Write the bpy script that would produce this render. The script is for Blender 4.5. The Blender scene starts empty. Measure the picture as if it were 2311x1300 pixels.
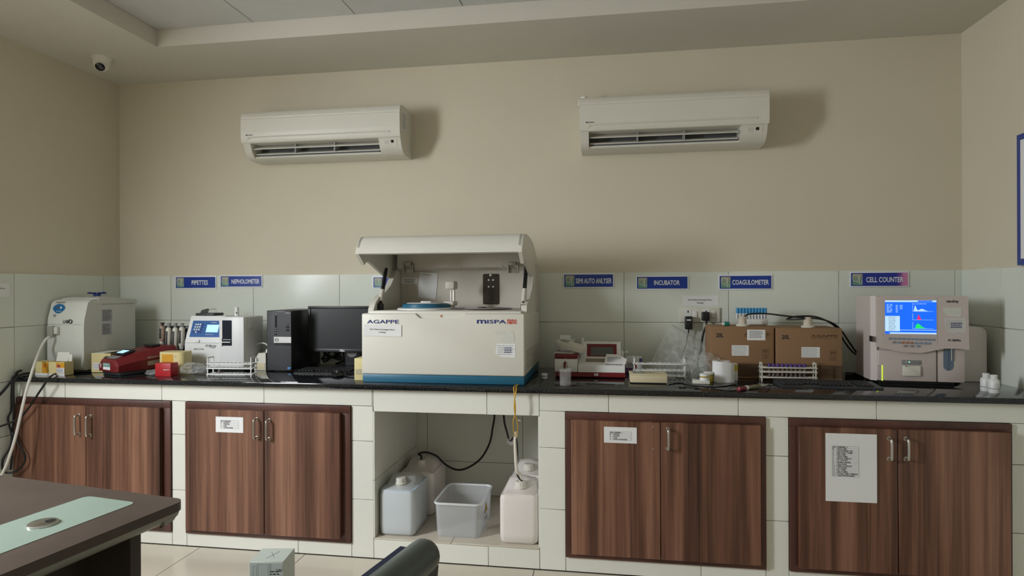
import bpy, bmesh, math, random
from mathutils import Vector, Matrix, noise
random.seed(7)
S = bpy.context.scene
COL = S.collection

# ------------------------------------------------------------------ camera
W_, H_, F_ = 2311, 1300, 1384.79
CP = Vector((3.62997594, -3.73456971, 1.38287176))
yaw, pit, rol = (math.radians(a) for a in (8.85279044, -0.02369495, -0.23026175))
FW = Vector((-math.sin(yaw)*math.cos(pit), math.cos(yaw)*math.cos(pit), math.sin(pit)))
r0 = Vector((math.cos(yaw), math.sin(yaw), 0)); u0 = r0.cross(FW)
RT = math.cos(rol)*r0 + math.sin(rol)*u0
UP = -math.sin(rol)*r0 + math.cos(rol)*u0
cd = bpy.data.cameras.new('camera'); cam = bpy.data.objects.new('camera', cd); COL.objects.link(cam)
cd.sensor_width = 36; cd.lens = F_/W_*36; cd.clip_start = .05
m = Matrix((RT, UP, -FW)).transposed().to_4x4(); m.translation = CP; cam.matrix_world = m
S.camera = cam

# ------------------------------------------------------------------ world, lights, exposure
S.view_settings.view_transform = 'Standard'; S.view_settings.look = 'None'
S.view_settings.gamma = 1; S.view_settings.use_curve_mapping = False
S.view_settings.exposure = 0.1
wd = bpy.data.worlds.new('sky'); S.world = wd; wd.use_nodes = True
bg = wd.node_tree.nodes['Background']; bg.inputs[0].default_value = (.75, .87, 1, 1); bg.inputs[1].default_value = 1.0

def area(name, loc, direction, sx, sy, power, color):
    l = bpy.data.lights.new(name, 'AREA'); l.shape = 'RECTANGLE'; l.size = sx; l.size_y = sy
    l.energy = power; l.color = color
    o = bpy.data.objects.new(name, l); COL.objects.link(o); o.location = loc
    o.rotation_euler = Vector(direction).to_track_quat('-Z', 'Y').to_euler()
    return o
# daylight standing in the opening of the left window (outside the picture; it throws every shadow to the right)
for k in range(6):                                        # sky light, coming down into the room
    area('window_left_%d_offscreen' % (k+1), (.13, -2.95, 1.37+.178*k), (1, .1, -1.0), .165, 1.30, 29, (.92, .96, 1.0))

# ------------------------------------------------------------------ photo pixel -> point on a plane
def ray(x, y): return FW + RT*((x-W_/2)/F_) - UP*((y-H_/2)/F_)
def on(ax, v, x, y):
    d = ray(x, y); return CP + d*((v-CP[ax])/d[ax])
def oX(x, y, v): return on(0, v, x, y)
def oY(x, y, v): return on(1, v, x, y)
def oZ(x, y, v): return on(2, v, x, y)
def R4(x0, y0, x1, y1, Y):
    "pixel box on the plane Y -> X0, X1, Z0, Z1"
    ym, xm = (y0+y1)/2, (x0+x1)/2
    return oY(x0, ym, Y).x, oY(x1, ym, Y).x, oY(xm, y1, Y).z, oY(xm, y0, Y).z
V = Vector

# ------------------------------------------------------------------ materials
MATS = {}
def mat(name, col, rough=.5, metal=0, spec=.5, var=.06, scale=8, bump=0, bscale=60, alpha=1, emit=None, estr=0, trans=0, ior=1.45, coat=0, rnd=0):
    if name in MATS: return MATS[name]
    M = bpy.data.materials.new(name); M.use_nodes = True; MATS[name] = M
    nt = M.node_tree; N = nt.nodes; L = nt.links; b = N['Principled BSDF']
    b.inputs['Roughness'].default_value = rough; b.inputs['Metallic'].default_value = metal
    b.inputs['Specular IOR Level'].default_value = spec; b.inputs['Alpha'].default_value = alpha
    b.inputs['Transmission Weight'].default_value = trans; b.inputs['IOR'].default_value = ior
    b.inputs['Coat Weight'].default_value = coat
    tc = N.new('ShaderNodeTexCoord')
    no = N.new('ShaderNodeTexNoise'); no.inputs['Scale'].default_value = scale; no.inputs['Detail'].default_value = 4
    L.new(tc.outputs['Object'], no.inputs['Vector'])
    mx = N.new('ShaderNodeMix'); mx.data_type = 'RGBA'
    mx.inputs[6].default_value = (*[c*(1-var) for c in col], 1); mx.inputs[7].default_value = (*[min(1, c*(1+var)) for c in col], 1)
    L.new(no.outputs[0], mx.inputs[0]); out = mx.outputs[2]
    if rnd:
        oi = N.new('ShaderNodeObjectInfo'); hs = N.new('ShaderNodeHueSaturation'); mr = N.new('ShaderNodeMapRange')
        mr.inputs[3].default_value = 1-rnd; mr.inputs[4].default_value = 1+rnd
        L.new(oi.outputs['Random'], mr.inputs[0]); L.new(mr.outputs[0], hs.inputs['Value']); L.new(out, hs.inputs['Color']); out = hs.outputs[0]
    L.new(out, b.inputs['Base Color'])
    if bump:
        n2 = N.new('ShaderNodeTexNoise'); n2.inputs['Scale'].default_value = bscale; n2.inputs['Detail'].default_value = 3
        bp = N.new('ShaderNodeBump'); bp.inputs['Strength'].default_value = bump; bp.inputs['Distance'].default_value = .01
        L.new(tc.outputs['Object'], n2.inputs['Vector']); L.new(n2.outputs[0], bp.inputs['Height']); L.new(bp.outputs[0], b.inputs['Normal'])
    if emit: b.inputs['Emission Color'].default_value = (*emit, 1); b.inputs['Emission Strength'].default_value = estr
    return M
def ramp(nt, stops):
    r = nt.nodes.new('ShaderNodeValToRGB'); e = r.color_ramp.elements
    while len(e) < len(stops): e.new(.5)
    for k, (p, c) in zip(e, stops): k.position = p; k.color = (*c, 1)
    return r
def wood(name, stops, sx=9, sz=.25, rough=.42, off=0):
    M = bpy.data.materials.new(name); M.use_nodes = True; MATS[name] = M
    nt = M.node_tree; N = nt.nodes; L = nt.links; b = N['Principled BSDF']; b.inputs['Roughness'].default_value = rough
    g = N.new('ShaderNodeNewGeometry'); mp = N.new('ShaderNodeMapping'); mp.inputs['Scale'].default_value = (sx, sx, sz); mp.inputs['Location'].default_value = (off, 0, 0)
    L.new(g.outputs['Position'], mp.inputs[0])
    n = N.new('ShaderNodeTexNoise'); n.inputs['Scale'].default_value = 1; n.inputs['Detail'].default_value = 5; n.inputs['Roughness'].default_value = .68
    L.new(mp.outputs[0], n.inputs['Vector'])
    mp2 = N.new('ShaderNodeMapping'); mp2.inputs['Scale'].default_value = (sx*13, sx*13, sz*6)
    L.new(g.outputs['Position'], mp2.inputs[0])
    n2 = N.new('ShaderNodeTexNoise'); n2.inputs['Scale'].default_value = 1; n2.inputs['Detail'].default_value = 3
    L.new(mp2.outputs[0], n2.inputs['Vector'])
    ad = N.new('ShaderNodeMath'); ad.operation = 'MULTIPLY_ADD'; ad.inputs[1].default_value = .16; L.new(n2.outputs[0], ad.inputs[0])
    L.new(n.outputs[0], ad.inputs[2])
    r = ramp(nt, stops); L.new(ad.outputs[0], r.inputs[0]); L.new(r.outputs[0], b.inputs['Base Color'])
    return M
def granite():
    M = bpy.data.materials.new('black granite'); M.use_nodes = True
    nt = M.node_tree; N = nt.nodes; L = nt.links; b = N['Principled BSDF']; b.inputs['Roughness'].default_value = .06
    tc = N.new('ShaderNodeTexCoord')
    v = N.new('ShaderNodeTexNoise'); v.inputs['Scale'].default_value = 140; v.inputs['Detail'].default_value = 5; v.inputs['Roughness'].default_value = .7
    L.new(tc.outputs['Object'], v.inputs['Vector'])
    r = ramp(nt, [(0, (.006, .007, .008)), (.56, (.01, .011, .013)), (.64, (.06, .065, .07)), (.74, (.22, .23, .25))]); L.new(v.outputs[0], r.inputs[0])
    L.new(r.outputs[0], b.inputs['Base Color']); return M
def sheet(name, col, alpha, rough=.15, wrinkle=.6, wscale=18, flat=None):
    "thin clear film: transparent mixed with a glossy, wrinkled surface"
    M = bpy.data.materials.new(name); M.use_nodes = True; MATS[name] = M
    nt = M.node_tree; N = nt.nodes; L = nt.links; b = N['Principled BSDF']
    b.inputs['Base Color'].default_value = (*col, 1); b.inputs['Roughness'].default_value = rough
    b.inputs['Alpha'].default_value = alpha
    tc = N.new('ShaderNodeTexCoord'); n = N.new('ShaderNodeTexNoise'); n.inputs['Scale'].default_value = wscale; n.inputs['Detail'].default_value = 4
    L.new(tc.outputs['Object'], n.inputs['Vector'])
    bp = N.new('ShaderNodeBump'); bp.inputs['Strength'].default_value = wrinkle; bp.inputs['Distance'].default_value = .02
    L.new(n.outputs[0], bp.inputs['Height']); L.new(bp.outputs[0], b.inputs['Normal'])
    if flat or (flat is None and wrinkle < .3): return M
    rr = ramp(nt, [(.35, (alpha*.5,)*3), (.75, (min(1, alpha*1.8),)*3)]); L.new(n.outputs[0], rr.inputs[0]); L.new(rr.outputs[0], b.inputs['Alpha'])
    return M

PLASTER = mat('cream wall paint', (.66, .605, .475), .75, var=.04, scale=2, bump=.05, bscale=25)
SOFFIT = mat('off-white ceiling paint', (.64, .61, .54), .8, var=.03, scale=2)
CPANEL = mat('ceiling panel', (.62, .62, .60), .6, rnd=.04)
TILE = mat('pale glazed wall tile', (.72, .755, .68), .16, spec=.25, var=.03, scale=3, rnd=.03, bump=.012, bscale=5)
TILEF = mat('white glazed counter tile', (.80, .80, .725), .2, var=.03, scale=3, rnd=.025)
GROUT = mat('grey grout', (.30, .29, .25), .9)
FLOORT = mat('beige floor tile', (.64, .58, .48), .18, var=.05, scale=5, rnd=.03)
GRAN = granite()
WOOD = wood('walnut laminate', [(.40, (.040, .015, .009)), (.50, (.095, .039, .023)), (.60, (.18, .080, .048)), (.74, (.31, .155, .098))], sx=10)
WOODF = wood('dark walnut frame', [(.4, (.06, .022, .016)), (.8, (.12, .046, .032))], sx=6)
DESKW = wood('grey brown desk laminate', [(.35, (.055, .039, .031)), (.8, (.095, .070, .056))], sx=3, sz=3, rough=.4)
CHROME = mat('brushed steel', (.62, .60, .57), .28, 1)
IVORY = mat('ivory plastic', (.70, .68, .60), .38, var=.03)
WHITEP = mat('white plastic', (.78, .79, .77), .35, var=.02)
WHITEW = mat('warm white plastic', (.72, .70, .62), .35, var=.03)
PAPER = mat('white paper', (.80, .80, .80), .8, var=.02)
INK = mat('black ink', (.03, .03, .035), .7)
GREYINK = mat('grey print', (.25, .25, .27), .7)
NAVYINK = mat('navy print', (.02, .035, .18), .6)
REDINK = mat('red print', (.55, .05, .03), .6)
BLACKP = mat('black plastic', (.012, .012, .014), .4, bump=.02)
BLACKG = mat('black gloss', (.008, .008, .01), .12)
DARKG = mat('dark grey plastic', (.035, .037, .042), .45)
RUBBER = mat('black rubber cable', (.01, .01, .01), .5)
GREYP = mat('grey plastic', (.30, .31, .30), .45)
BLUES = mat('signal blue plaque', (.008, .042, .30), .3, var=.03)
WHITES = mat('white sign print', (.80, .82, .86), .4)
TEAL = mat('teal blue base', (.02, .13, .22), .4)
RED = mat('dark red plastic', (.16, .012, .016), .35)
REDB = mat('bright red card', (.42, .015, .02), .4)
CARD = mat('brown cardboard', (.27, .155, .08), .8, var=.06, scale=5)
CARDD = mat('dark cardboard print', (.09, .05, .025), .8)
YEL = mat('pale yellow card', (.70, .60, .30), .6, var=.04)
ORG = mat('orange print', (.65, .32, .02), .6)
PINKG = mat('pinkish beige plastic', (.58, .50, .47), .42, var=.02)
BEIGE = mat('beige enamel', (.68, .60, .40), .4, var=.03)
GLASSY = sheet('clear plastic', (.85, .88, .88), .22, .08, .05, 5)
FILM = sheet('crinkled clear film', (.75, .78, .76), .18, .08, .9, 30)
HDPE = sheet('translucent white plastic', (.84, .85, .83), .55, .35, .02, 3)
HDPEP = mat('milky plastic', (.80, .74, .70), .38, var=.03, scale=4)
BIN = sheet('frosted bin plastic', (.80, .82, .84), .30, .3, .02, 3)
# ------------------------------------------------------------------ mesh helpers
OFF = {}
class MB:
    def __init__(s): s.bm = bmesh.new()
    def box(s, x0, x1, y0, y1, z0, z1, bev=0, seg=2, rot=None):
        x0, x1 = sorted((x0, x1)); y0, y1 = sorted((y0, y1)); z0, z1 = sorted((z0, z1))
        t = bmesh.new(); bmesh.ops.create_cube(t, size=1)
        for v in t.verts: v.co = V((x0+(v.co.x+.5)*(x1-x0), y0+(v.co.y+.5)*(y1-y0), z0+(v.co.z+.5)*(z1-z0)))
        if bev: bmesh.ops.bevel(t, geom=t.edges[:], offset=min(bev, .49*min(x1-x0, y1-y0, z1-z0)), segments=seg, affect='EDGES', profile=.5)
        if rot: t.transform(rot)
        s._add(t); return s
    def _add(s, t):
        me = bpy.data.meshes.new('tmp'); t.to_mesh(me); t.free(); s.bm.from_mesh(me); bpy.data.meshes.remove(me)
    def loft(s, rings, cap=True, closed=True):
        vs = [[s.bm.verts.new(p) for p in r] for r in rings]; n = len(vs[0])
        for a, b in zip(vs, vs[1:]):
            for i in range(n if closed else n-1):
                j = (i+1) % n
                try: s.bm.faces.new((a[i], a[j], b[j], b[i]))
                except ValueError: pass
        if cap and closed:
            for r in (vs[0][::-1], vs[-1]):
                try: s.bm.faces.new(r)
                except ValueError: pass
        return s
    def lathe(s, c, prof, seg=20, axis='z', cap=True):
        c = V(c); rings = []
        for r, h in prof:
            q = []
            for k in range(seg):
                a = 2*math.pi*k/seg; x, y = r*math.cos(a), r*math.sin(a)
                q.append(c+(V((x, y, h)) if axis == 'z' else V((x, h, y)) if axis == 'y' else V((h, x, y))))
            rings.append(q)
        return s.loft(rings, cap)
    def cyl(s, c, r, h, axis='z', seg=18, r2=None): return s.lathe(c, [(r, 0), (r if r2 is None else r2, h)], seg, axis)
    def tube(s, pts, r, seg=8, smooth=True, rr=None):
        pts = [V(p) for p in pts]
        if smooth and len(pts) > 2:
            q = []; P = [pts[0]]+pts+[pts[-1]]
            for i in range(1, len(P)-2):
                for k in range(8):
                    t = k/8; a, b, c, d = P[i-1:i+3]
                    q.append(.5*((2*b)+(c-a)*t+(2*a-5*b+4*c-d)*t*t+(3*b-a-3*c+d)*t**3))
            pts = q+[pts[-1]]
        rings = []; up = V((0, 0, 1)); n = len(pts)
        for i, p in enumerate(pts):
            t = (pts[min(i+1, n-1)]-pts[max(i-1, 0)])
            if t.length < 1e-9: t = V((0, 0, 1))
            t.normalize()
            if i == 0:
                a = t.cross(up)
                if a.length < .05: a = t.cross(V((1, 0, 0)))
                a.normalize()
            else:
                a = (a-t*a.dot(t)); a.normalize()
            b = t.cross(a); R = r if rr is None else rr(i/(n-1))
            rings.append([p+(a*math.cos(2*math.pi*k/seg)+b*math.sin(2*math.pi*k/seg))*R for k in range(seg)])
        return s.loft(rings)
    def prism(s, poly, x0, x1, axis='x'):
        "2-D polygon extruded: axis x -> (y,z); axis y -> (x,z); axis z -> (x,y)"
        f = {'x': lambda p, d: (d, p[0], p[1]), 'y': lambda p, d: (p[0], d, p[1]), 'z': lambda p, d: (p[0], p[1], d)}[axis]
        return s.loft([[f(p, x0) for p in poly], [f(p, x1) for p in poly]])
    def xf(s, M): s.bm.transform(M); return s
    def build(s, name, m, parent=None, loc=None, smooth=None, mods=None):
        if len(s.bm.verts) < 20000: bmesh.ops.remove_doubles(s.bm, verts=s.bm.verts[:], dist=1e-6)
        bmesh.ops.recalc_face_normals(s.bm, faces=s.bm.faces[:])
        off = OFF.get(parent, V((0, 0, 0))) if parent else V(loc or (0, 0, 0))
        if off.length: s.bm.transform(Matrix.Translation(-off))
        me = bpy.data.meshes.new(name); s.bm.to_mesh(me); s.bm.free()
        if m: me.materials.append(m)
        if smooth is not False:
            for p in me.polygons: p.use_smooth = True
            try: me.set_sharp_from_angle(angle=math.radians(smooth or 40))
            except Exception: pass
        o = bpy.data.objects.new(name, me); COL.objects.link(o)
        if parent: o.parent = parent; OFF[o] = OFF.get(parent, V((0, 0, 0)))
        else: o.location = off; OFF[o] = off
        return o
def tag(o, label, cat, group=None):
    o['label'] = label; o['category'] = cat
    if group: o['group'] = group
    return o
def thing(name, label, cat, loc, rz=0, group=None, local=False):
    o = bpy.data.objects.new(name, None); COL.objects.link(o); o.empty_display_size = .05
    o.location = loc; o.rotation_euler = (0, 0, rz); OFF[o] = V((0, 0, 0)) if local or rz else V(loc)
    return tag(o, label, cat, group)
def struct(o): o['kind'] = 'structure'; return o
def box(name, m, parent, x0, x1, y0, y1, z0, z1, bev=0, seg=2): return MB().box(x0, x1, y0, y1, z0, z1, bev, seg).build(name, m, parent)
def copy_thing(root, loc, rz=None):
    c = root.copy(); COL.objects.link(c); c.location = loc
    if rz is not None: c.rotation_euler = (0, 0, rz)
    for ch in list(root.children):
        k = ch.copy(); COL.objects.link(k); k.parent = c
        for g in list(ch.children): q = g.copy(); COL.objects.link(q); q.parent = k
    return c
class Fr:
    "a flat face to print on: a along u, b along v, d outwards"
    def __init__(s, o, u=(1, 0, 0), v=(0, 0, 1)): s.o = V(o); s.u = V(u).normalized(); s.v = V(v).normalized(); s.n = s.u.cross(s.v)
    def p(s, a, b, d=0): return s.o+s.u*a+s.v*b+s.n*d
    def mat(s, a=0, b=0, d=0):
        M = Matrix((s.u, s.v, s.n)).transposed().to_4x4(); M.translation = s.p(a, b, d); return M
def FY(Y): return Fr((0, Y, 0))
def text(fr, st, a0, a1, b0, b1, m, parent, name='lettering', bold=0.0, d=.0005, th=.0004, shear=0):
    cu = bpy.data.curves.new('t', 'FONT'); cu.body = st; cu.size = 1; cu.offset = 0; cu.extrude = 0; cu.resolution_u = 2; cu.align_x = 'CENTER'; cu.shear = shear
    o = bpy.data.objects.new('t', cu); COL.objects.link(o)
    bpy.context.view_layer.update()
    dg = bpy.context.evaluated_depsgraph_get()
    me = bpy.data.meshes.new_from_object(o.evaluated_get(dg)); bpy.data.objects.remove(o); bpy.data.curves.remove(cu)
    bm = bmesh.new(); bm.from_mesh(me); bpy.data.meshes.remove(me)
    xs = [v.co.x for v in bm.verts]; ys = [v.co.y for v in bm.verts]
    sx = (a1-a0)/(max(xs)-min(xs)); sy = (b1-b0)/(max(ys)-min(ys)); mx, my = min(xs), min(ys)
    for v in bm.verts: v.co = fr.p(a0+(v.co.x-mx)*sx, b0+(v.co.y-my)*sy, d)
    if bold:                                     # heavier strokes: shifted copies of the letters
        dx, dy = bold*sx*.9, bold*sy*.9; base = bm.copy()
        for kk, (ox, oy) in enumerate(((-dx, 0), (dx, 0), (0, dy), (0, -dy))):
            c = base.copy(); sh = fr.u*ox+fr.v*oy+fr.n*(.00012*(kk+1))
            for v in c.verts: v.co += sh
            me = bpy.data.meshes.new('tmp'); c.to_mesh(me); c.free(); bm.from_mesh(me); bpy.data.meshes.remove(me)
        base.free()
    b = MB(); b.bm = bm; return b.build(name, m, parent, smooth=False)
def patch(fr, a0, a1, b0, b1, m, parent, name, d=.0, th=.0006, bev=0):
    b = MB().box(a0, a1, b0, b1, d, d+th, bev); b.xf(fr.mat()); return b.build(name, m, parent)
def poly(fr, pts, m, parent, name, d=.0, th=.0006):
    b = MB().loft([[fr.p(a, c, d) for a, c in pts], [fr.p(a, c, d+th) for a, c in pts]]); return b.build(name, m, parent)
def lines(fr, a0, a1, b0, b1, n, m, parent, name='print', seed=0, fill=.5, d=.0005, short=.75, word=.12):
    "rows of small unreadable print"
    rg = random.Random(seed); b = MB(); h = (b1-b0)/n
    for i in range(n):
        t = b1-(i+.5)*h; x = a0; e = a0+(a1-a0)*(1-(1-short)*rg.random())
        while x < e:
            w = (a1-a0)*word*(.4+rg.random()); x2 = min(x+w, e)
            q = [fr.p(x, t-h*fill/2, d), fr.p(x2, t-h*fill/2, d), fr.p(x2, t+h*fill/2, d), fr.p(x, t+h*fill/2, d)]
            b.bm.faces.new([b.bm.verts.new(k) for k in q]); x = x2+(a1-a0)*word*.25
    return b.build(name, m, parent, smooth=False)
def ellipse(cx, cy, rx, ry, n=28, a0=0, a1=2*math.pi): return [(cx+rx*math.cos(a0+(a1-a0)*k/n), cy+ry*math.sin(a0+(a1-a0)*k/n)) for k in range(n)]
def rrect(x0, x1, y0, y1, r, n=5):
    out = []
    for cx, cy, s in ((x1-r, y1-r, 0), (x0+r, y1-r, 1), (x0+r, y0+r, 2), (x1-r, y0+r, 3)):
        for k in range(n+1): a = (s+k/n)*math.pi/2; out.append((cx+r*math.cos(a), cy+r*math.sin(a)))
    return out
def wl(x, y, Y):
    "a hanging point by the left end: on the plane Y, but never inside the left wall"
    q = oY(x, y, Y)
    return q if q.x > .352 else oX(x, y, .352)
def cut(o, mb):
    "carve a real hollow into a part"
    c = mb.build('cutter', None, o); md = o.modifiers.new('cut', 'BOOLEAN'); md.operation = 'DIFFERENCE'; md.object = c; md.solver = 'EXACT'
    bpy.context.view_layer.update()
    me = bpy.data.meshes.new_from_object(o.evaluated_get(bpy.context.evaluated_depsgraph_get()))
    o.modifiers.clear(); o.data = me; bpy.data.objects.remove(c)
    try: me.set_sharp_from_angle(angle=math.radians(40))
    except Exception: pass
def cable(name, pts, r, m, label, cat, group=None, z0=True):
    p = V(pts[0]); return tag(MB().tube(pts, r).build(name, m, None, p), label, cat, group)

# ------------------------------------------------------------------ the room
XL, XR, ZC, ZT, ZK = .335, 5.567, 2.779, 1.474, .897      # walls, ceiling, tile top, worktop
YP, YFR = -.745, -5.62                                   # counter front, wall behind the camera
YW0, YW1, ZW0, ZW1 = -3.62, -2.28, 1.26, 2.38            # left window opening
back = struct(MB().box(XL-.12, XR+.12, 0, .12, -.05, 3.0).build('wall_back', PLASTER))
b = MB()
for q in ((YFR, YW0, 0, 3.0), (YW1, .12, 0, 3.0), (YW0, YW1, 0, ZW0), (YW0, YW1, ZW1, 3.0)): b.box(XL-.28, XL, q[0], q[1], q[2]-.05, q[3])
left = struct(b.build('wall_left', PLASTER))
right = struct(MB().box(XR, XR+.12, YFR, .12, -.05, 3.0).build('wall_right', PLASTER))
front = struct(MB().box(XL-.12, XR+.12, YFR-.12, YFR, -.05, 3.0).build('wall_front', PLASTER))
floor = struct(MB().box(XL-.12, XR+.12, YFR-.12, .12, -.12, -.006).build('floor', GROUT))
# window (outside the picture; it only shows as light and in the glazed tiles)
w = struct(thing('window_1', 'x', 'x', (XL-.25, (YW0+YW1)/2, ZW0))); 
for k in ('label', 'category'): del w[k]
b = MB(); 
for q in ((YW0, YW0+.04, ZW0, ZW1), (YW1-.04, YW1, ZW0, ZW1), (YW0, YW1, ZW0, ZW0+.04), (YW0, YW1, ZW1-.04, ZW1)): b.box(XL-.27, XL-.23, *q)
b.build('window_frame', GREYP, w); MB().box(XL-.20, XL-.12, -2.66, -2.60, ZW0, ZW1).build('mullion', PLASTER, w)
MB().box(XL-.255, XL-.25, YW0+.04, YW1-.04, ZW0+.04, ZW1-.04).build('pane', GLASSY, w)
# ceiling: flat border with a raised panelled field
TX0, TX1, TY0, TY1 = 1.07, 4.95, -4.7, -.553
b = MB()
for q in ((XL-.12, TX0, YFR-.12, .12), (TX1, XR+.12, YFR-.12, .12), (TX0, TX1, TY1, .12), (TX0, TX1, YFR-.12, TY0)): b.box(q[0], q[1], q[2], q[3], ZC, 2.95)
b.box(TX0-.05, TX1+.05, TY0-.05, TY1+.05, 2.895, 3.05)
ceil = struct(b.build('ceiling', SOFFIT))
ys = TY1; 
x = TX0
xs = [TX0]+[1.672+.602*k for k in range(6) if 1.672+.602*k < TX1]+[TX1]
y = TY1
while y > TY0+.01:
    y2 = max(y-.6, TY0)
    for a, c in zip(xs, xs[1:]): box('ceiling_panel', CPANEL, ceil, a+.003, c-.003, y2+.003, y-.003, 2.879, 2.897)
    y = y2
# tiles
def tile(parent, m, x0, x1, y0, y1, z0, z1): return box('tile', m, parent, x0, x1, y0, y1, z0, z1, .0012, 1)
G = .0012
x = .727-.6
while x < XR:
    for z0, z1 in ((1.174, ZT), (ZK-.03, 1.174)):
        a, c = max(x, XL), min(x+.6, XR)
        if c-a > .02: tile(back, TILE, a+G, c-G, -.008, .002, z0+G, z1-G)
    x += .6
for side_wall, s, x0 in ((left, 1, XL), (right, -1, XR)):
    for k in range(4):
        ya, yb = ([0, -.446+.3, -.764, -1.364, -1.964] if s == 1 else [0, -.35, -.95, -1.55, -2.15])[k:k+2]
        for z0, z1 in ((1.174, ZT), (.874, 1.174), (.574, .874), (.274, .574), (0, .274)):
            if z1 < .88 and yb > -.7: continue
            tile(side_wall, TILE, x0-.002*s, x0+.008*s, yb+G, ya-(.009 if k == 0 else G), z0+G, z1-G)
y = -.745
fx = [XL]+[.87+.6*k for k in range(9) if .87+.6*k < XR]+[XR]
while y > YFR+.05:
    y2 = max(y-.6, YFR)
    for a, c in zip(fx, fx[1:]): box('tile', FLOORT, floor, a+.0015, c-.0015, y2+.0015, y-.0015, -.02, 0, .001, 1)
    y = y2
# masonry counter base with its tiles
NX0, NX1, NZ0, NZ1, NYB = 2.444, 3.297, .107, .753, -.03
CABS = [(XL+.002, 1.303), (1.390, 2.325), (3.424, 4.351), (4.452, 5.372)]
CZ0, CZ1 = .074, .780
SB = ZK-.027
b = MB(); yb = YP+.008
b.box(XL, XR, yb, 0, CZ1, SB); b.box(XL, XR, yb, -.001, 0, CZ0)
cols = [(1.303, 1.390), (2.325, 2.444), (3.297, 3.424), (4.351, 4.452), (5.372, XR)]
for c in cols: b.box(c[0], c[1], yb, -.001, CZ0, CZ1)
b.box(NX0, NX1, yb, -.001, CZ0, NZ0-.008); b.box(NX0, NX1, yb, -.001, NZ1, CZ1); b.box(NX0, NX1, NYB, -.001, CZ0, CZ1)
cb = struct(b.build('wall_counter', GROUT))
jx = [XL]+[1.243+.5975*k for k in range(-1, 7)]+[XR]
for a, c in zip(jx, jx[1:]):
    if c-a < .03: continue
    pcs = [(a, c, CZ1)]
    for a2, c2, zz in pcs: 
        # the band over the open bay comes lower
        cuts = sorted({a2, c2, *[q for q in (NX0, NX1) if a2 < q < c2]})
        for p, q in zip(cuts, cuts[1:]):
            tile(cb, TILEF, p+G, q-G, YP, yb+.004, (NZ1 if NX0-.01 < (p+q)/2 < NX1 else CZ1)+G, SB-.001)
for c in cols:
    for z0, z1 in ((0, .3), (.3, .6), (.6, CZ1)): tile(cb, TILEF, c[0]+G, c[1]-G, YP, yb+.004, z0+(.004 if z0 == 0 else G), z1-G)
bj = [XL, .66, 1.303, 1.39, 2.03, 2.325, 2.444, 3.04, 3.297, 3.424, 4.06, 4.351, 4.452, 5.05, 5.372, XR]
for a, c in zip(bj, bj[1:]):
    if any(abs(a-q[0]) < .01 for q in cols): continue
    inb = NX0-.01 < (a+c)/2 < NX1
    tile(cb, TILEF, a+G, c-G, YP, yb+.004, .004, (NZ0-.008 if inb else CZ0)-G)
# inside of the open bay
for a, c in ((NX0, 2.516), (2.516, 3.116), (3.116, NX1)):
    for z0, z1 in ((NZ0, .31), (.31, .61), (.61, NZ1)): tile(cb, TILEF, a+G, c-G, NYB-.006, NYB+.002, z0+G, z1-G)
for xx, s in ((NX0, 1), (NX1, -1)):
    for y0, y1 in ((YP, -.40), (-.40, NYB-.006)):
        for z0, z1 in ((NZ0, .40), (.40, NZ1)): tile(cb, TILEF, xx-.002*s, xx+.006*s, y0+G, y1-G, z0+G, z1-G)
for a, c in ((NX0, 2.85), (2.85, NX1)): tile(cb, FLOORT, a+G, c-G, YP, NYB-.006, NZ0-.008, NZ0)
# worktop
wt = tag(MB().box(XL+.001, XR-.001, -.785, -.0085, SB, ZK, .004).build('worktop', GRAN, None, (2.95, -.4, SB)), 'long black speckled granite worktop carrying all the laboratory equipment', 'countertop')
# ------------------------------------------------------------------ cupboards
def cupboard(i, label, seam, bl, br, handles):
    x0, x1 = CABS[i]; t = thing('cupboard', label, 'cupboard', ((x0+x1)/2, -.4, CZ0), group='walnut cupboards under the worktop')
    fy0, fy1 = -.757, -.735; dz0, dz1 = CZ0+.028, CZ1-.034
    b = MB(); b.box(x0+.001, x1-.001, fy0, fy1, CZ1-.04, CZ1-.001, .002); b.box(x0+.001, x1-.001, fy0, fy1, CZ0+.001, CZ0+.034, .002)
    b.box(x0+.001, x0+max(bl, .012)+.004, fy0, fy1, CZ0+.03, CZ1-.035, .002); b.box(x1-br-.004, x1-.001, fy0, fy1, CZ0+.03, CZ1-.035, .002)
    b.build('frame', WOODF, t)
    b = MB(); b.box(x0+.002, x1-.002, -.73, -.05, CZ0+.002, CZ1-.002); b.build('body', WOODF, t)
    D = []
    for a, c in ((x0+bl, seam-.0018), (seam+.0018, x1-br)): D.append(box('door', WOOD, t, a, c, -.781, -.758, dz0, dz1, .0015, 1))
    for side, hx, hz0, hz1 in handles:
        h = MB(); yf = -.781
        h.tube([(hx, yf+.003, hz1), (hx, yf-.022, hz1), (hx, yf-.03, hz1-.012), (hx, yf-.03, hz0+.012), (hx, yf-.022, hz0), (hx, yf+.003, hz0)], .0058, 10)
        h.cyl((hx, yf-.002, hz1), .009, .003, 'y'); h.cyl((hx, yf-.002, hz0), .009, .003, 'y')
        h.build('handle', CHROME, D[side])
    return t, D
def hp(side, x, y0, y1):
    a = oY(x, y0, -.80); c = oY(x, y1, -.80); return (side, a.x, c.z, a.z)
cupboard(0, 'walnut cupboard against the left wall behind the desk, with hanging cables', oY(194, 1000, -.78).x, .012, .045, [hp(0, 172, 938, 980), hp(1, 198, 940, 984)])
t, D = cupboard(1, 'brightly lit walnut cupboard with small notice and two steel bow handles', oY(596, 1050, -.78).x, .018, .048, [hp(0, 575, 947, 989), hp(1, 603, 950, 992)])
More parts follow.
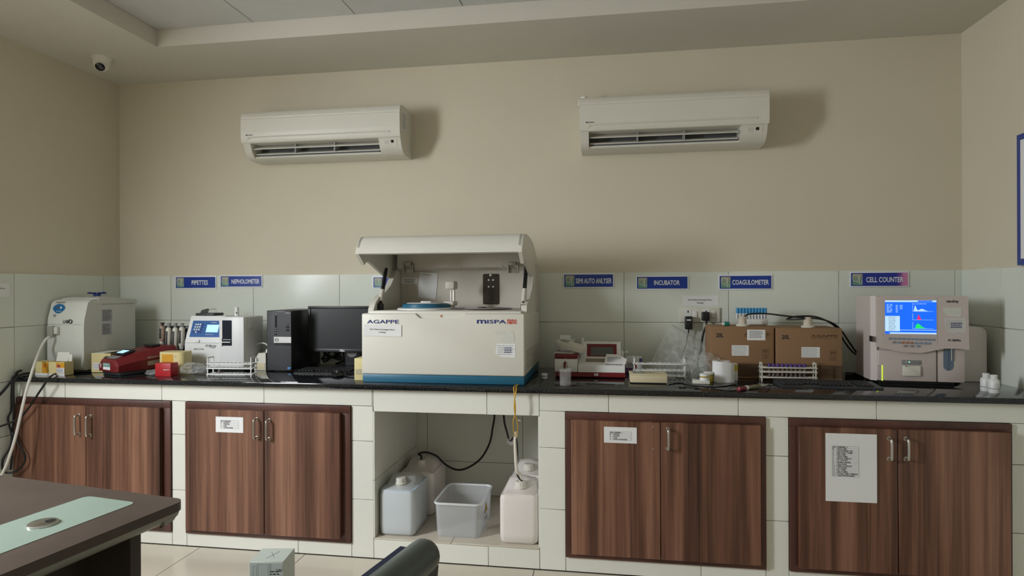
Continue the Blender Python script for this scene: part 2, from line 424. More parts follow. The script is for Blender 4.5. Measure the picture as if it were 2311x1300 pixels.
t, D = cupboard(2, 'walnut cupboard with one handle missing beside the open jerrycan bay', oY(1491, 1080, -.78).x, .03, .03, [hp(1, 1508, 970, 1015)])
for y in (963, 1013):
    p = oY(1474, y, -.781); MB().cyl((p.x, -.7825, p.z), .0035, .003, 'y', 10).build('screw_hole', CHROME, D[0])
cupboard(3, 'walnut cupboard with a large printed list taped to its left door', oY(2027, 1100, -.78).x, .035, .02, [hp(0, 2010, 992, 1038), hp(1, 2048, 992, 1038)])

# ------------------------------------------------------------------ papers and notices
def notice(name, rect, Y, label, rows, tilt=0, cat='paper', group=None, m=PAPER, extra=None, th=.0008):
    X0, X1, Z0, Z1 = R4(*rect, Y); c = V(((X0+X1)/2, Y, (Z0+Z1)/2))
    t = thing(name, label, cat, c, local=True, group=group); t.rotation_euler = (0, tilt, 0)
    f = Fr((0, 0, 0)); w, h = (X1-X0)/2, (Z1-Z0)/2
    patch(f, -w, w, -h, h, m, t, 'sheet', 0, th)
    for st, a0, a1, b0, b1, mm, bd in rows: text(f, st, -w+2*w*a0, -w+2*w*a1, h-2*h*b1, h-2*h*b0, mm, t, 'lettering', bd, d=th+.0003)
    return t, f, w, h
DW = ["Don't Waste Any Reagent All are", 'Counting']
notice('notice_card', (1539, 667, 1622, 689), -.0085, 'white waste-warning notice stuck on the tiles above the socket plate', [(DW[0], .17, .82, .36, .56, INK, .01), (DW[1], .40, .58, .66, .86, INK, .01)])
notice('notice_card', (821, 733, 906, 759), -.7175, 'white waste-warning notice stuck under the blue AGAPPE lettering', [(DW[0], .17, .82, .34, .50, INK, .01), (DW[1], .40, .58, .58, .74, INK, .01)], tilt=.015)
def table_lines(f, x0, x1, z0, z1, n, c1, t, m=GREYINK):
    b = MB(); w = .0005
    for k in range(n+1): z = z0+(z1-z0)*k/n; b.box(x0, x1, z-w, z+w, .0009, .0012)
    for x in (x0, x0+(x1-x0)*c1, x1): b.box(x-w, x+w, z0, z1, .0009, .0012)
    b.xf(f.mat()); b.build('table_rules', m, t, smooth=False)
def listing(name, rect, Y, label, head, items, tx0, tx1, ty0, ty1, c1=.2):
    t, f, w, h = notice(name, rect, Y, label, [])
    X = lambda a: -w+2*w*a; Z = lambda b_: h-2*h*b_
    n = len(items)+1; table_lines(f, X(tx0), X(tx1), Z(ty1), Z(ty0), n, c1, t)
    rh = (ty1-ty0)/n; cx = tx0+(tx1-tx0)*(c1+.03)
    text(f, 'S.NO', X(tx0+.01), X(cx-.03), Z(ty0+rh*.82), Z(ty0+rh*.18), INK, t, 'lettering', .01, d=.0014)
    text(f, head, X(cx), X(cx+(tx1-cx)*.48), Z(ty0+rh*.82), Z(ty0+rh*.18), INK, t, 'lettering', .02, d=.0014)
    for k, s in enumerate(items):
        z0, z1 = Z(ty0+rh*(k+1.82)), Z(ty0+rh*(k+1.2))
        text(f, s, X(cx), X(min(cx+(tx1-cx)*len(s)*.047, tx1-.005)), z0, z1, INK, t, 'lettering', .005, d=.0014)
        text(f, str(k+1), X(tx0+.015), X(tx0+.015+.018*len(str(k+1))), z0, z1, INK, t, 'lettering', 0, d=.0014)
listing('printed_list', (1863, 979, 1979, 1133), -.782, 'large white sheet with a fifteen-row list on a cupboard door', 'CUPBOARD - 2',
        ['EDTA TUBE', 'VACUTAINER TIPS', 'ESR & DLC TUBES', 'RED TUBE', 'EDTA TUBES', 'BLACK TUBES LT', 'SJ CLEANER', 'PROBE CLEANER', 'CELL WASH', 'MISPA CUVVETTE', 'TDS METER', 'PS. TUBE', 'SILI TUBES', 'PT ISR TUBE / NEEDLE', 'CREATIN PASTEABLE'], .13, .65, .185, .63, .17)
listing('printed_list', (1363, 964, 1437, 1000), -.782, 'small white five-row list on the cupboard with one handle missing', 'CUPBOARD - 1', ['REAGENT', 'GLUCOSE', 'LYSE', 'STOOL CONTAINERS'], .18, .84, .29, .82, .15)
listing('printed_list', (487, 941, 549, 976), -.782, 'small white list on the brightly lit cupboard door', 'CUPBOARD', ['REAGENTS', 'CUVETTES', 'TIPS', 'CONTROL SERUM'], .18, .84, .22, .75, .15)
# sheet on the left wall
p = oX(0, 644, XL+.0085); q = oX(22, 670, XL+.0085)
t = thing('notice_card', 'white notice on the left wall tiles beyond the water purifier', 'paper', (XL+.0085, q.y, q.z), local=True)
f = Fr((0, 0, 0), (0, 1, 0)); patch(f, -.22, 0, 0, .075, PAPER, t, 'sheet', 0, .0008)
text(f, DW[0], -.2, -.03, .042, .052, INK, t, 'lettering', .01, d=.0012)
# blue board on the right wall
a = oX(2306, 305, XR-.0005); c = oX(2306, 608, XR-.0005)
t = thing('notice_board', 'blue-edged board on the right wall above the tiles', 'board', (XR-.001, a.y, ZT+.005), local=True)
hgt = a.z-ZT-.005
MB().box(-.022, 0, -.9, 0, 0, hgt, .002).build('board_frame', BLUES, t); MB().box(-.024, -.022, -.87, -.03, .03, hgt-.03).build('board_face', PAPER, t)

# ------------------------------------------------------------------ blue name plates
LOGO = bpy.data.materials.new('logo gradient'); LOGO.use_nodes = True
nt = LOGO.node_tree; tc = nt.nodes.new('ShaderNodeTexCoord'); sp = nt.nodes.new('ShaderNodeSeparateXYZ'); nt.links.new(tc.outputs['Generated'], sp.inputs[0])
rr = ramp(nt, [(0, (.14, .32, .22)), (.45, (.20, .30, .24)), (1, (.42, .38, .27))]); nt.links.new(sp.outputs[2], rr.inputs[0]); nt.links.new(rr.outputs[0], nt.nodes['Principled BSDF'].inputs['Base Color'])
PINKEND = bpy.data.materials.new('blue to pink plaque'); PINKEND.use_nodes = True  # plaque blue that runs through violet to pink at its right end
nt = PINKEND.node_tree; tc = nt.nodes.new('ShaderNodeTexCoord'); sp = nt.nodes.new('ShaderNodeSeparateXYZ'); nt.links.new(tc.outputs['Generated'], sp.inputs[0])
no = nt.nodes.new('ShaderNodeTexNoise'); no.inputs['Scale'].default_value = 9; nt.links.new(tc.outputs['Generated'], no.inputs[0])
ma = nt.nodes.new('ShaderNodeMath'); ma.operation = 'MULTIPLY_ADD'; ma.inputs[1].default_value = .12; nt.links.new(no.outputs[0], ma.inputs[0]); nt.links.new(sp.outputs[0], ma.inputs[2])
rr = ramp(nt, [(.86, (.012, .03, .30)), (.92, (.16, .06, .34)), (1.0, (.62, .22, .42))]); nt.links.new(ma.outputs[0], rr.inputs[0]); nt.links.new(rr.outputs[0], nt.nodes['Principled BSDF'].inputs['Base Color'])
LOGOL = mat('logo line', (.62, .66, .56), .5)
def plate(word, rect, wx0, wx1, wy0, wy1, label, tilt=0, face=BLUES, name=True):
    Y = -.009; X0, X1, Z0, Z1 = R4(*rect, Y); c = V(((X0+X1)/2, Y, (Z0+Z1)/2)); w, h = (X1-X0)/2, (Z1-Z0)/2
    t = thing('name_plate', label, 'sign', c, local=True, group='blue instrument name plates on the tiles'); t.rotation_euler = (0, tilt, 0)
    f = Fr((0, 0, 0)); e = .006
    patch(f, -w, w, -h, h, WHITES, t, 'plate_border', 0, .004, .001)
    patch(f, -w+e*1.15, w-e*1.15, -h+e*1.15, h-e*1.15, face, t, 'plate_face', .004, .0006)
    l0, l1, g0, g1 = -w+e+.008, -w+e+.008+h*1.22, -h+e+.006, h-e-.006
    lg = poly(f, rrect(l0, l1, g0, g1, .004), LOGO, t, 'logo', .0046, .0006)
    b = MB(); lw, lh = l1-l0, g1-g0; r = lw*.32; cx, cz = l0+lw*.34, g0+lh*.62; d = .0055
    P = lambda a, bb: f.p(a, bb, d)
    b.tube([P(cx+r*math.cos(k*.39), cz+r*1.05*math.sin(k*.39)) for k in range(17)], .0013, 5)
    b.tube([P(l0+lw*.12, g0+lh*.36), P(l0+lw*.45, g0+lh*.30), P(l0+lw*.78, g0+lh*.20)], .0013, 5)
    b.tube([P(l0+lw*.70, g0+lh*.04), P(l0+lw*.70, g0+lh*.5), P(l0+lw*.68, g0+lh*.92)], .0016, 5, False)
    b.tube([P(l0+lw*.93, g0+lh*.04), P(l0+lw*.93, g0+lh*.42)], .0014, 5, False)
    b.tube([P(cx+r*.7, cz-r*.7), P(l0+lw*.70, g0+lh*.75)], .001, 5, False)
    b.build('logo_lines', LOGOL, lg)
    if word:
        text(f, word, -w+2*w*wx0, -w+2*w*wx1, h-2*h*wy1, h-2*h*wy0, WHITES, t, 'lettering', .025, d=.0050)
plate('PIPETTES', (396, 623, 489, 652), .41, .80, .34, .68, 'blue PIPETTES name plate on the tiles')
plate('NEPHOLOMETER', (497, 621, 593, 649), .28, .93, .34, .68, 'blue NEPHOLOMETER name plate on the tiles')
plate('', (841, 623, 940, 651), .4, .8, .3, .7, 'blue name plate half hidden behind the open-lidded analyser')
plate('SEMI AUTO ANLYSER', (1271, 617, 1386, 650), .25, .95, .35, .68, 'blue SEMI AUTO ANLYSER name plate on the tiles')
plate('INCUBATOR', (1435, 622, 1554, 654), .35, .83, .34, .66, 'blue INCUBATOR name plate on the tiles')
plate('COAGULOMETER', (1621, 620, 1743, 654), .26, .93, .35, .66, 'blue COAGULOMETER name plate on the tiles')
plate('CELL COUNTER', (1917, 613, 2051, 648), .28, .90, .36, .68, 'blue CELL COUNTER name plate turning pink at one end', face=PINKEND)

# ------------------------------------------------------------------ air conditioners
def aircon(X0, X1, Z0, label, sticker):
    w = X1-X0; t = thing('air_conditioner', label, 'air conditioner', (X0, 0, Z0), local=True, group='split air conditioners on the back wall')
    full = [(0, 0), (-.13, 0), (-.165, .012), (-.195, .045), (-.212, .088), (-.222, .10), (-.222, .27), (-.21, .285), (-.17, .295), (0, .295)]
    notch = [(0, 0), (-.13, 0), (-.158, .010), (-.155, .022), (-.09, .04), (-.08, .085), (-.11, .092), (-.215, .092), (-.222, .10), (-.222, .27), (-.21, .285), (-.17, .295), (0, .295)]
    n0, n1 = w*.045, w*.865
    b = MB(); b.prism(full, .0, n0); b.prism(notch, n0, n1); b.prism(full, n1, w); bd = b.build('body', IVORY, t)
    pan = [(-.216, .098), (-.226, .092), (-.234, .105), (-.2375, .16), (-.2375, .236), (-.2335, .2405), (-.2335, .244), (-.236, .248), (-.231, .272), (-.219, .283), (-.214, .28)]
    pn = MB().prism(pan, -.004, w+.004).build('front_panel', IVORY, t)
    f = Fr((0, -.2365, 0)); g = MB()
    g.tube([(w*.035, -.2325, .108), (w*.055, -.2355, .121), (w*.08, -.2362, .1245), (w*.5, -.2365, .1255), (w*.9, -.2362, .1255), (w*.935, -.2358, .121)], .0042, 8)
    g.build('panel_ridge', IVORY, pn)
    text(f, 'DAIKIN', w*.042, w*.075, .135, .141, INK, pn, 'lettering', .02, d=.0018)
    poly(f, [(w*.031, .1345), (w*.036, .1345), (w*.0405, .1425), (w*.031, .1425)], INK, pn, 'logo', .0012)
    DK = mat('grey air outlet', (.12, .125, .13), .6); VANE = mat('grey vane', (.22, .24, .25), .5)
    MB().prism([(-.085, .042), (-.078, .084), (-.084, .084), (-.091, .044)], n0+.001, n1-.001).build('outlet', DK, t)
    MB().prism([(-.155, .024), (-.095, .042), (-.094, .050), (-.150, .031)], n0+.03, n1-.02).build('vane', VANE, t)
    for yz in ((-.183, .060, -.150, .078), (-.160, .030, -.125, .046)):
        v = MB().prism([(yz[0], yz[1]), (yz[2], yz[3]), (yz[2], yz[3]+.004), (yz[0], yz[1]+.005)], n0+.006, n1-.006).build('vane', IVORY, t)
    for k in (.33, .64): MB().box(n0+(n1-n0)*k-.004, n0+(n1-n0)*k+.004, -.17, -.09, .035, .088).build('divider', GREYP, t)
    fr = Fr((0, -.2095, .086), (1, 0, 0), (0, -.028, .07)); fr = Fr((0, -.2035, .066), (1, 0, 0), (0, -.17, .43))
    patch(fr, w*.875, w*.975, -.02, .018, IVORY, t, 'control_strip', .0006, .001)
    patch(fr, w*.94, w*.957, -.002, .014, BLACKG, t, 'receiver', .0016, .001)
    lines(fr, w*.90, w*.935, -.012, .014, 4, GREYINK, t, 'print', 3, .25, d=.002)
    if sticker:
        f2 = Fr((w+.0002, 0, 0), (0, 1, 0)); patch(f2, -.175, -.10, .15, .255, PAPER, t, 'rating_label', .0002, .0006); lines(f2, -.172, -.103, .155, .25, 9, GREYINK, t, 'print', 5, .5, d=.0012)
    else:
        b = MB(); b.tube([(-.012, -.10, .27), (-.004, -.09, .31), (.02, -.1, .322), (.035, -.09, .30)], .012, 8); b.tube([(.02, -.12, .30), (.4, -.1, .306), (.8, -.11, .303)], .004, 6); b.build('pipe_tape', WHITEW, t)
    return t
X0, X1, Z0, Z1 = R4(547, 250, 902, 345, -.225)
aircon(X0, X1, 2.194, 'dusty ivory split air conditioner with a rating label on its end', True)
X0, X1, Z0, Z1 = R4(1310, 205, 1734, 325, -.225)
aircon(X0, X1, 2.178, 'dusty ivory split air conditioner with white pipe tape on its top corner', False)
# dome camera
p = oZ(230, 130, ZC); t = thing('security_camera', 'small white dome security camera on the ceiling border', 'camera', (p.x, p.y, ZC), local=True)
MB().lathe((0, 0, 0), [(.056, 0), (.056, -.008), (.05, -.012)], 28).build('base', WHITEW, t)
MB().lathe((0, 0, 0), [(.048, -.01), (.046, -.04), (.036, -.066), (.018, -.08), (.002, -.084)], 28).build('ball', WHITEW, t)
d = (CP-V(p)).normalized(); d = V((d.x*.5, d.y*.9, -.55)).normalized(); b = MB().lathe((0, 0, 0), [(.026, 0), (.026, .012), (.022, .014)], 22); b.xf(Matrix.Translation(V((0, 0, -.04))+d*.034) @ d.to_track_quat('Z', 'Y').to_matrix().to_4x4()); b.build('lens', BLACKG, t)
b = MB().lathe((0, 0, 0), [(.031, -.02), (.031, .008), (.027, .010)], 22); b.xf(Matrix.Translation(V((0, 0, -.04))+d*.034) @ d.to_track_quat('Z', 'Y').to_matrix().to_4x4()); b.build('lens_ring', WHITEW, t)
# ------------------------------------------------------------------ open-lidded chemistry analyser
AX0, AX1, AY, AYB = 2.370, 3.222, -.715, -.06
ZD = 1.253
t = thing('chemistry_analyser', 'large cream AGAPPE analyser with its lid raised and a teal base', 'analyser', ((AX0+AX1)/2, -.4, ZK))
AN = t
CREAM = mat('cream enamel', (.72, .70, .62), .38, var=.02); CREAMD = mat('beige inner panel', (.60, .56, .49), .45, var=.02)
MB().box(AX0+.003, AX1-.003, AY+.004, AYB, ZK+.001, .940, .004).build('base', TEAL, t)
body = MB().box(AX0, AX1, AY, AYB, .940, ZD, .008, 3).build('body', CREAM, t)
f = FY(AY)
def R(x0, y0, x1, y1, Y=AY): return R4(x0, y0, x1, y1, Y)
text(f, 'AGAPPE', *R(829, 722, 900, 730), NAVYINK, body, 'lettering', .03)
text(f, 'm', *R(1077, 722, 1097, 730), NAVYINK, body, 'lettering', .03); text(f, 'ISPA', *R(1100, 722, 1142, 730), NAVYINK, body, 'lettering', .03)
text(f, 'nano', *R(1145, 721, 1166, 731), REDINK, body, 'lettering', .03)
# finger recess
X0, X1, Z0, Z1 = R(937, 709, 1050, 719)
cut(body, MB().prism([(X0, ZD+.01), (X0, Z1), (X0+.02, Z0+.004), (X0+.035, Z0), (X1-.035, Z0), (X1-.02, Z0+.004), (X1, Z1), (X1, ZD+.01)], AY-.01, AY+.014, 'y'))
X0, X1, Z0, Z1 = R(990, 710, 999, 717); poly(f, ellipse((X0+X1)/2, (Z0+Z1)/2, .007, .007), mat('worn red sticker', (.5, .25, .17), .6), body, 'lock', -.0135)
X0, X1, Z0, Z1 = R(1118, 745, 1162, 773); tornm = mat('torn paper residue', (.62, .62, .56), .8, var=.12, scale=60)
poly(f, [(X0, Z1), (X1-.01, Z1-.002), (X1, Z1-.03), (X1-.003, Z0), (X0+.03, Z0+.006), (X0+.02, Z1-.03), (X0+.002, Z1-.02)], tornm, body, 'torn_label', .0004)
X0, X1, Z0, Z1 = R(1118, 776, 1163, 807)
poly(f, [(X0+.008, Z1), (X1, Z1), (X1, Z0), (X1-.03, Z0+.001), (X0+.03, Z0+.003), (X0, Z0+.02)], PAPER, body, 'service_label', .0004)
lines(f, X0+.012, X1-.004, Z0+.012, Z1-.006, 6, GREYINK, body, 'print', 8, .3, d=.0014); lines(f, X0+.045, X1-.012, Z0+.022, Z1-.015, 3, NAVYINK, body, 'handwriting', 9, .4, d=.0016)
# vent in the right side
VG = MB()
for k in range(10):
    for j in range(7):
        y = AY+.07+k*.05; z = .965+j*.0145+ (k*.0)
        if z < .975+.012*k or True: VG.box(AX1-.02, AX1+.002, y, y+.042, z, z+.008)
cut(body, VG)
# deck and rim
dk = MB().box(AX0+.03, AX1-.02, AY+.02, AYB-.15, ZD-.005, ZD+.012, .004).build('deck', CREAM, t)
MB().box(AX0+.04, AX1-.05, AY+.06, AYB-.16, ZD+.010, ZD+.0135, .001).build('deck_inset', CREAMD, dk)
# rear housing
YI = -.235
X0, X1 = AX0+.07, AX1
hs = [(AYB, ZD-.01), (AYB, 1.47), (AYB-.02, 1.505), (AYB-.06, 1.522), (YI-.01, 1.522), (YI-.01, 1.50), (YI, 1.49), (YI, ZD-.01)]
MB().prism(hs, AX0+.05, AX1).build('rear_housing', CREAMD, t)
# side cheeks (curved)
ck = [(YI+.02, ZD-.005), (YI+.02, 1.50), (-.30, 1.49), (-.34, 1.45), (-.40, 1.40), (-.50, 1.355), (-.58, 1.335), (-.63, 1.31), (-.66, 1.275), (-.665, ZD-.005)]
MB().prism(ck, AX0+.015, AX0+.045).build('side_cheek', CREAM, t)
ck2 = [(YI+.02, ZD-.005), (YI+.02, 1.50), (-.30, 1.46), (-.40, 1.375), (-.50, 1.325), (-.58, 1.31), (-.62, 1.29), (-.63, ZD-.005)]
MB().prism(ck2, AX1-.03, AX1-.001).build('side_cheek', CREAM, t)
# raised lid: a curved shell with side skirts
def arc(off=0):
    P = [(-.10, 1.525), (-.20, 1.585), (-.33, 1.632), (-.48, 1.655), (-.62, 1.659), (-.712, 1.650), (-.745, 1.632), (-.775, 1.59), (-.787, 1.558)]
    return P
o_ = arc(); inn = [(-.772, 1.553), (-.757, 1.588), (-.73, 1.615), (-.70, 1.630), (-.62, 1.639), (-.48, 1.635), (-.34, 1.612), (-.21, 1.566), (-.115, 1.51)]
LX0, LX1 = AX0+.002, AX1-.006
lid = MB().prism(o_+inn, LX0, LX1).build('lid', CREAM, t)
sk = [(-.787, 1.556), (-.775, 1.59), (-.745, 1.632), (-.712, 1.65), (-.62, 1.658), (-.48, 1.654), (-.33, 1.631), (-.20, 1.584), (-.10, 1.524), (-.16, 1.49), (-.24, 1.47), (-.36, 1.442), (-.39, 1.447), (-.60, 1.512), (-.663, 1.527), (-.69, 1.518), (-.711, 1.503)]
for a, c in ((LX0-.004, LX0+.014), (LX1-.014, LX1+.004)): MB().prism(sk, a, c).build('lid_skirt', CREAM, lid)
MB().prism([(-.70, 1.612), (-.62, 1.622), (-.48, 1.618), (-.34, 1.595), (-.25, 1.56), (-.25, 1.555), (-.34, 1.587), (-.48, 1.61), (-.62, 1.614), (-.70, 1.604)], LX0+.06, LX1-.06).build('lid_liner', CREAMD, lid)
MB().box(LX0+.25, LX1-.12, -.66, -.5, 1.600, 1.613, .004).build('lid_window', mat('smoked red window', (.12, .05, .04), .2), lid)
MB().prism([(-.24, 1.525), (-.24, 1.555), (-.31, 1.58), (-.31, 1.50), (-.26, 1.485)], LX0+.05, LX1-.05).build('hinge_cover', CREAMD, lid)
for x in (923, 1159):
    p = oY(x, 602, -.315); h = MB(); w = .03
    h.box(p.x-w, p.x-w+.006, -.335, -.31, p.z-.035, p.z+.02, .001); h.box(p.x+w-.006, p.x+w, -.335, -.31, p.z-.035, p.z+.02, .001); h.box(p.x-w, p.x+w, -.32, -.312, p.z-.035, p.z-.006, .001); h.box(p.x-w*.8, p.x+w*.6, -.335, -.312, p.z+.008, p.z+.026, .001)
    h.build('hinge', mat('grey hinge steel', (.36, .35, .31), .4, .6), lid)
for x, y in ((1034, 590), (1036, 601), (1130, 590), (1132, 601)):
    p = oY(x, y, -.312); MB().cyl((p.x, -.316, p.z), .005, .005, 'y', 10).build('screw', WHITEW, lid)
# gas struts
for xa, ya, xb, yb, Ya, Yb in ((871, 607, 858, 690, -.40, -.60), (1188, 600, 1181, 692, -.38, -.60)):
    A, B = oY(xa, ya, Ya), oY(xb, yb, Yb); s_ = thing
    st = MB().tube([A, A.lerp(B, .62)], .011, 12, False).build('gas_strut', BLACKP, t)
    MB().tube([A.lerp(B, .6), A.lerp(B, .7), A.lerp(B, .8), A.lerp(B, .9)], .012, 10, True, lambda q: .0125+.0007*math.sin(q*40)).build('strut_wrap', mat('white wrapping tape', (.66, .62, .55), .7), st)
    MB().tube([A.lerp(B, .9), B], .008, 10, False).build('strut_end', BLACKP, st)
    MB().box(B.x-.014, B.x+.014, B.y-.01, B.y+.02, ZD+.004, B.z+.012, .004).build('strut_foot', BLACKP, st)
fi = FY(YI)
X0, X1, Z0, Z1 = R(1090, 618, 1127, 687, YI); gp = poly(fi, rrect(X0, X1, Z0, Z1, .01), mat('brown smoked panel', (.035, .028, .022), .15), t, 'sensor_window', .0004, .002)
for x, y, r in ((1107, 621, .007), (1103, 632, .005), (1113, 632, .005), (1103, 647, .005), (1113, 647, .005)):
    p = oY(x, y, YI); poly(fi, ellipse(p.x, p.z, r, r, 14), WHITEP if r < .006 else CREAM, gp, 'screw', .0026, .002)
X0, X1, Z0, Z1 = R(1104, 650, 1113, 680, YI); poly(fi, [(X0, Z0), (X1, Z0), (X1, Z1), (X0, Z1)], BLACKG, gp, 'slot', .0026)
# probe arm
p = oY(1020, 650, -.42); px_ = p.x
pb = MB().box(px_-.028, px_+.024, -.46, -.38, 1.375, 1.420, .008, 3).build('probe_head', CREAMD, t)
b = MB(); b.tube([(px_-.006, -.42, 1.38), (px_-.006, -.42, 1.29)], .004, 10, False); b.tube([(px_+.011, -.42, 1.38), (px_+.011, -.42, ZD+.01)], .008, 12, False); b.build('probe_posts', CHROME, pb)
MB().box(px_-.038, px_+.022, -.47, -.37, 1.285, 1.310, .008, 3).build('probe_arm', CREAM, t)
b = MB(); b.tube([(px_-.024, -.44, 1.29), (px_-.024, -.44, ZD+.013)], .0025, 8, False); b.tube([(px_+.004, -.45, 1.29), (px_+.004, -.45, ZD+.013)], .0035, 8, False); b.build('probe_needles', CHROME, pb)
# discs on the deck
cx = AX0+.275; d1 = MB().lathe((cx, -.47, ZD+.012), [(.16, 0), (.16, .008), (.15, .012)], 40).build('reagent_tray', WHITEP, t)
MB().lathe((cx, -.47, ZD+.024), [(.135, 0), (.130, .018), (.12, .022)], 40).build('tray_cover', TEAL, d1)
MB().lathe((cx, -.47, ZD+.046), [(.11, 0), (.105, .004)], 40).build('tray_ring', WHITEP, d1)
MB().box(cx-.03, cx+.03, -.485, -.455, ZD+.049, ZD+.058, .003).build('tray_handle', WHITEP, d1)
cx = AX1-.265; d2 = MB().lathe((cx, -.47, ZD+.012), [(.165, 0), (.165, .006), (.16, .008)], 40).build('cuvette_disc', mat('brown disc', (.10, .08, .07), .4), t)
MB().lathe((cx, -.47, ZD+.018), [(.10, 0), (.095, .003)], 36).build('disc_plate', CREAM, d2)
MB().lathe((cx, -.47, ZD+.020), [(.025, 0), (.023, .006)], 24).build('disc_hub', BLACKP, d2)
# papers inside
notice('notice_card', (906, 627, 942, 640), YI-.001, 'small white two-line label inside the raised lid', [('Reagent Management', .12, .86, .22, .44, INK, .02), ('ANALYSER ONLY', .2, .8, .6, .8, INK, .02)])
tt, f, w, h = notice('notice_card', (945, 615, 986, 673), YI-.002, 'tall blank white sheet taped inside the open analyser', [('Control Temp Chart', .1, .65, .07, .11, INK, .01)], tilt=.07)

# ------------------------------------------------------------------ computer
TY = -.375; X0, X1, Z0, Z1 = R4(602, 701, 658, 838, TY); Z0 = ZK
t = thing('computer_tower', 'black desktop computer tower with a silver badge strip', 'computer', ((X0+X1)/2, TY+.15, ZK))
MB().box(X0, X1, TY+.012, TY+.36, Z0+.004, Z1, .003).build('case', BLACKP, t)
fp = MB().box(X0, X1, TY, TY+.013, Z0+.002, Z1, .004).build('front_bezel', BLACKP, t)
f = FY(TY); w = X1-X0; h = Z1-Z0
b = MB(); n = 30                                  # slanted ridges of the mesh bezel
for k in range(-30, n):
    for (a0, a1, c0, c1) in ((.03, .30, .42, .985), (.03, .985, .012, .42)):
        pts = []
        s = .62*w/h; z = c0+(k/n)*(c1-c0)*1.0
        def zz(a): return z+(a-a0)*s
        xa, xb = a0, a1
        za, zb = zz(xa), zz(xb)
        if zb <= c0 or za >= c1: continue
        if za < c0: xa += (c0-za)/s; za = c0
        if zb > c1: xb -= (zb-c1)/s; zb = c1
        if xb-xa < .02: continue
        th = .0060 if c0 > .1 else .0050
        for q in ((X0+xa*w, Z0+za*h), (X0+xb*w, Z0+zb*h), (X0+xb*w, Z0+(zb+th)*h), (X0+xa*w, Z0+(za+th)*h)): pts.append(f.p(q[0], q[1], .0009))
        b.bm.faces.new([b.bm.verts.new(q) for q in pts])
b.build('bezel_ridges', mat('ridge grey', (.13, .135, .15), .45), fp, smooth=False)
patch(f, X0+.32*w, X0+.985*w, Z0+.575*h, Z1-.008, DARKG, fp, 'drive_panel', .001, .0015)
patch(f, X0+.30*w, X0+.99*w, Z0+.468*h, Z0+.568*h, mat('silver strip', (.62, .62, .62), .3, .3), fp, 'badge_strip', .001, .002)
cxx, czz = X0+.42*w, Z0+.518*h
b = MB(); b.tube([f.p(cxx+.0105*math.cos(k*.4), czz+.0105*math.sin(k*.4), .0035) for k in range(17)], .0011, 6); b.build('badge_ring', INK, fp)
text(f, 'DELL', cxx-.0085, cxx+.0085, czz-.003, czz+.003, INK, fp, 'lettering', .02, d=.0034)
patch(f, X0+.35*w, X0+.42*w, Z0+.60*h, Z1-.02, BLACKG, fp, 'optical_drive', .0028, .0008)
for k, zz in ((0, .665), (1, .70), (2, .625)): patch(f, X0+.37*w, X0+.41*w, Z0+zz*h, Z0+(zz+.018)*h, GREYP, fp, 'drive_button', .0036, .001)
patch(f, X0+.37*w, X0+.41*w, Z0+.925*h, Z0+.95*h, GREYP, fp, 'power_button', .0036, .001)
for zz in (.66, .71):
    for xx in (.80, .865): patch(f, X0+xx*w, X0+(xx+.045)*w, Z0+zz*h, Z0+(zz+.035)*h, BLACKG, fp, 'port', .0028, .0006)
patch(f, X0+.86*w, X0+.90*w, Z0+.765*h, Z0+.78*h, BLACKG, fp, 'port', .0028, .0006)
text(f, 'OPTIPLEX', X0+.75*w, X0+.96*w, Z1-.016, Z1-.012, WHITES, fp, 'lettering', .02, d=.003)
poly(f, [(X0+.84*w, Z0+.03*h), (X0+.93*w, Z0+.035*h), (X0+.975*w, Z0+.065*h), (X0+.975*w, Z0+.072*h), (X0+.84*w, Z0+.07*h)], mat('blue sticker', (.10, .32, .70), .4), fp, 'processor_sticker', .001)
# monitor
MY = -.235; X0, X1, Z0, Z1 = R4(695, 691, 845, 795, MY); X1 = X0+.50
MXC = oY(793, 820, -.2).x
t = thing('computer_monitor', 'black flat computer monitor behind the cream analyser', 'monitor', (MXC, -.17, ZK))
sc = MB().box(X0, X1, MY+.008, MY+.04, Z0, Z1, .004).build('housing', BLACKP, t)
bz = MB(); e = .016
bz.box(X0, X1, MY, MY+.012, Z1-e, Z1, .002); bz.box(X0, X1, MY, MY+.012, Z0, Z0+.02, .002); bz.box(X0, X0+e, MY, MY+.012, Z0+.015, Z1-e, .002); bz.box(X1-e, X1, MY, MY+.012, Z0+.015, Z1-e, .002)
bz.build('bezel', BLACKP, sc)
box('screen', mat('dark blank screen', (.016, .019, .023), .3), sc, X0+e-.001, X1-e+.001, MY+.005, MY+.009, Z0+.019, Z1-e+.001)
X_, X2_, a_, b_ = R4(767, 788, 778, 794, MY); text(FY(MY), 'DELL', X_, X2_, a_+.002, b_-.002, WHITES, sc, 'lettering', .04)
MB().box(MXC-.05, MXC+.06, MY+.045, MY+.075, ZK+.01, Z0+.15, .01, 3).build('stand_neck', BLACKP, t)
MB().lathe((MXC, MY+.058, ZK+.10), [(.034, -.016), (.036, -.012), (.034, -.010), (.027, -.010)], 26, 'y').build('cable_ring', mat('silver ring', (.16, .16, .16), .4), t)
MB().box(MXC-.11, MXC+.12, MY-.04, MY+.14, ZK+.0005, ZK+.014, .005).build('stand_base', BLACKP, t)
# tangled cables behind the monitor
rg = random.Random(4); pts = []
cx0 = oY(745, 830, -.09)
for k in range(15):
    a = k*1.9; pts.append((cx0.x-.005+.085*math.cos(a)+.02*rg.random(), -.040-.030*rg.random(), ZK+.06+.05*math.sin(a*1.25)+.012*rg.random()))
pts[0] = (pts[0][0], pts[0][1], ZK+.006); pts[-1] = (pts[-1][0], -.04, ZK+.006)
cable('cable_tangle', pts, .0055, RUBBER, 'tangled black cables on the worktop behind the blank monitor', 'cable')
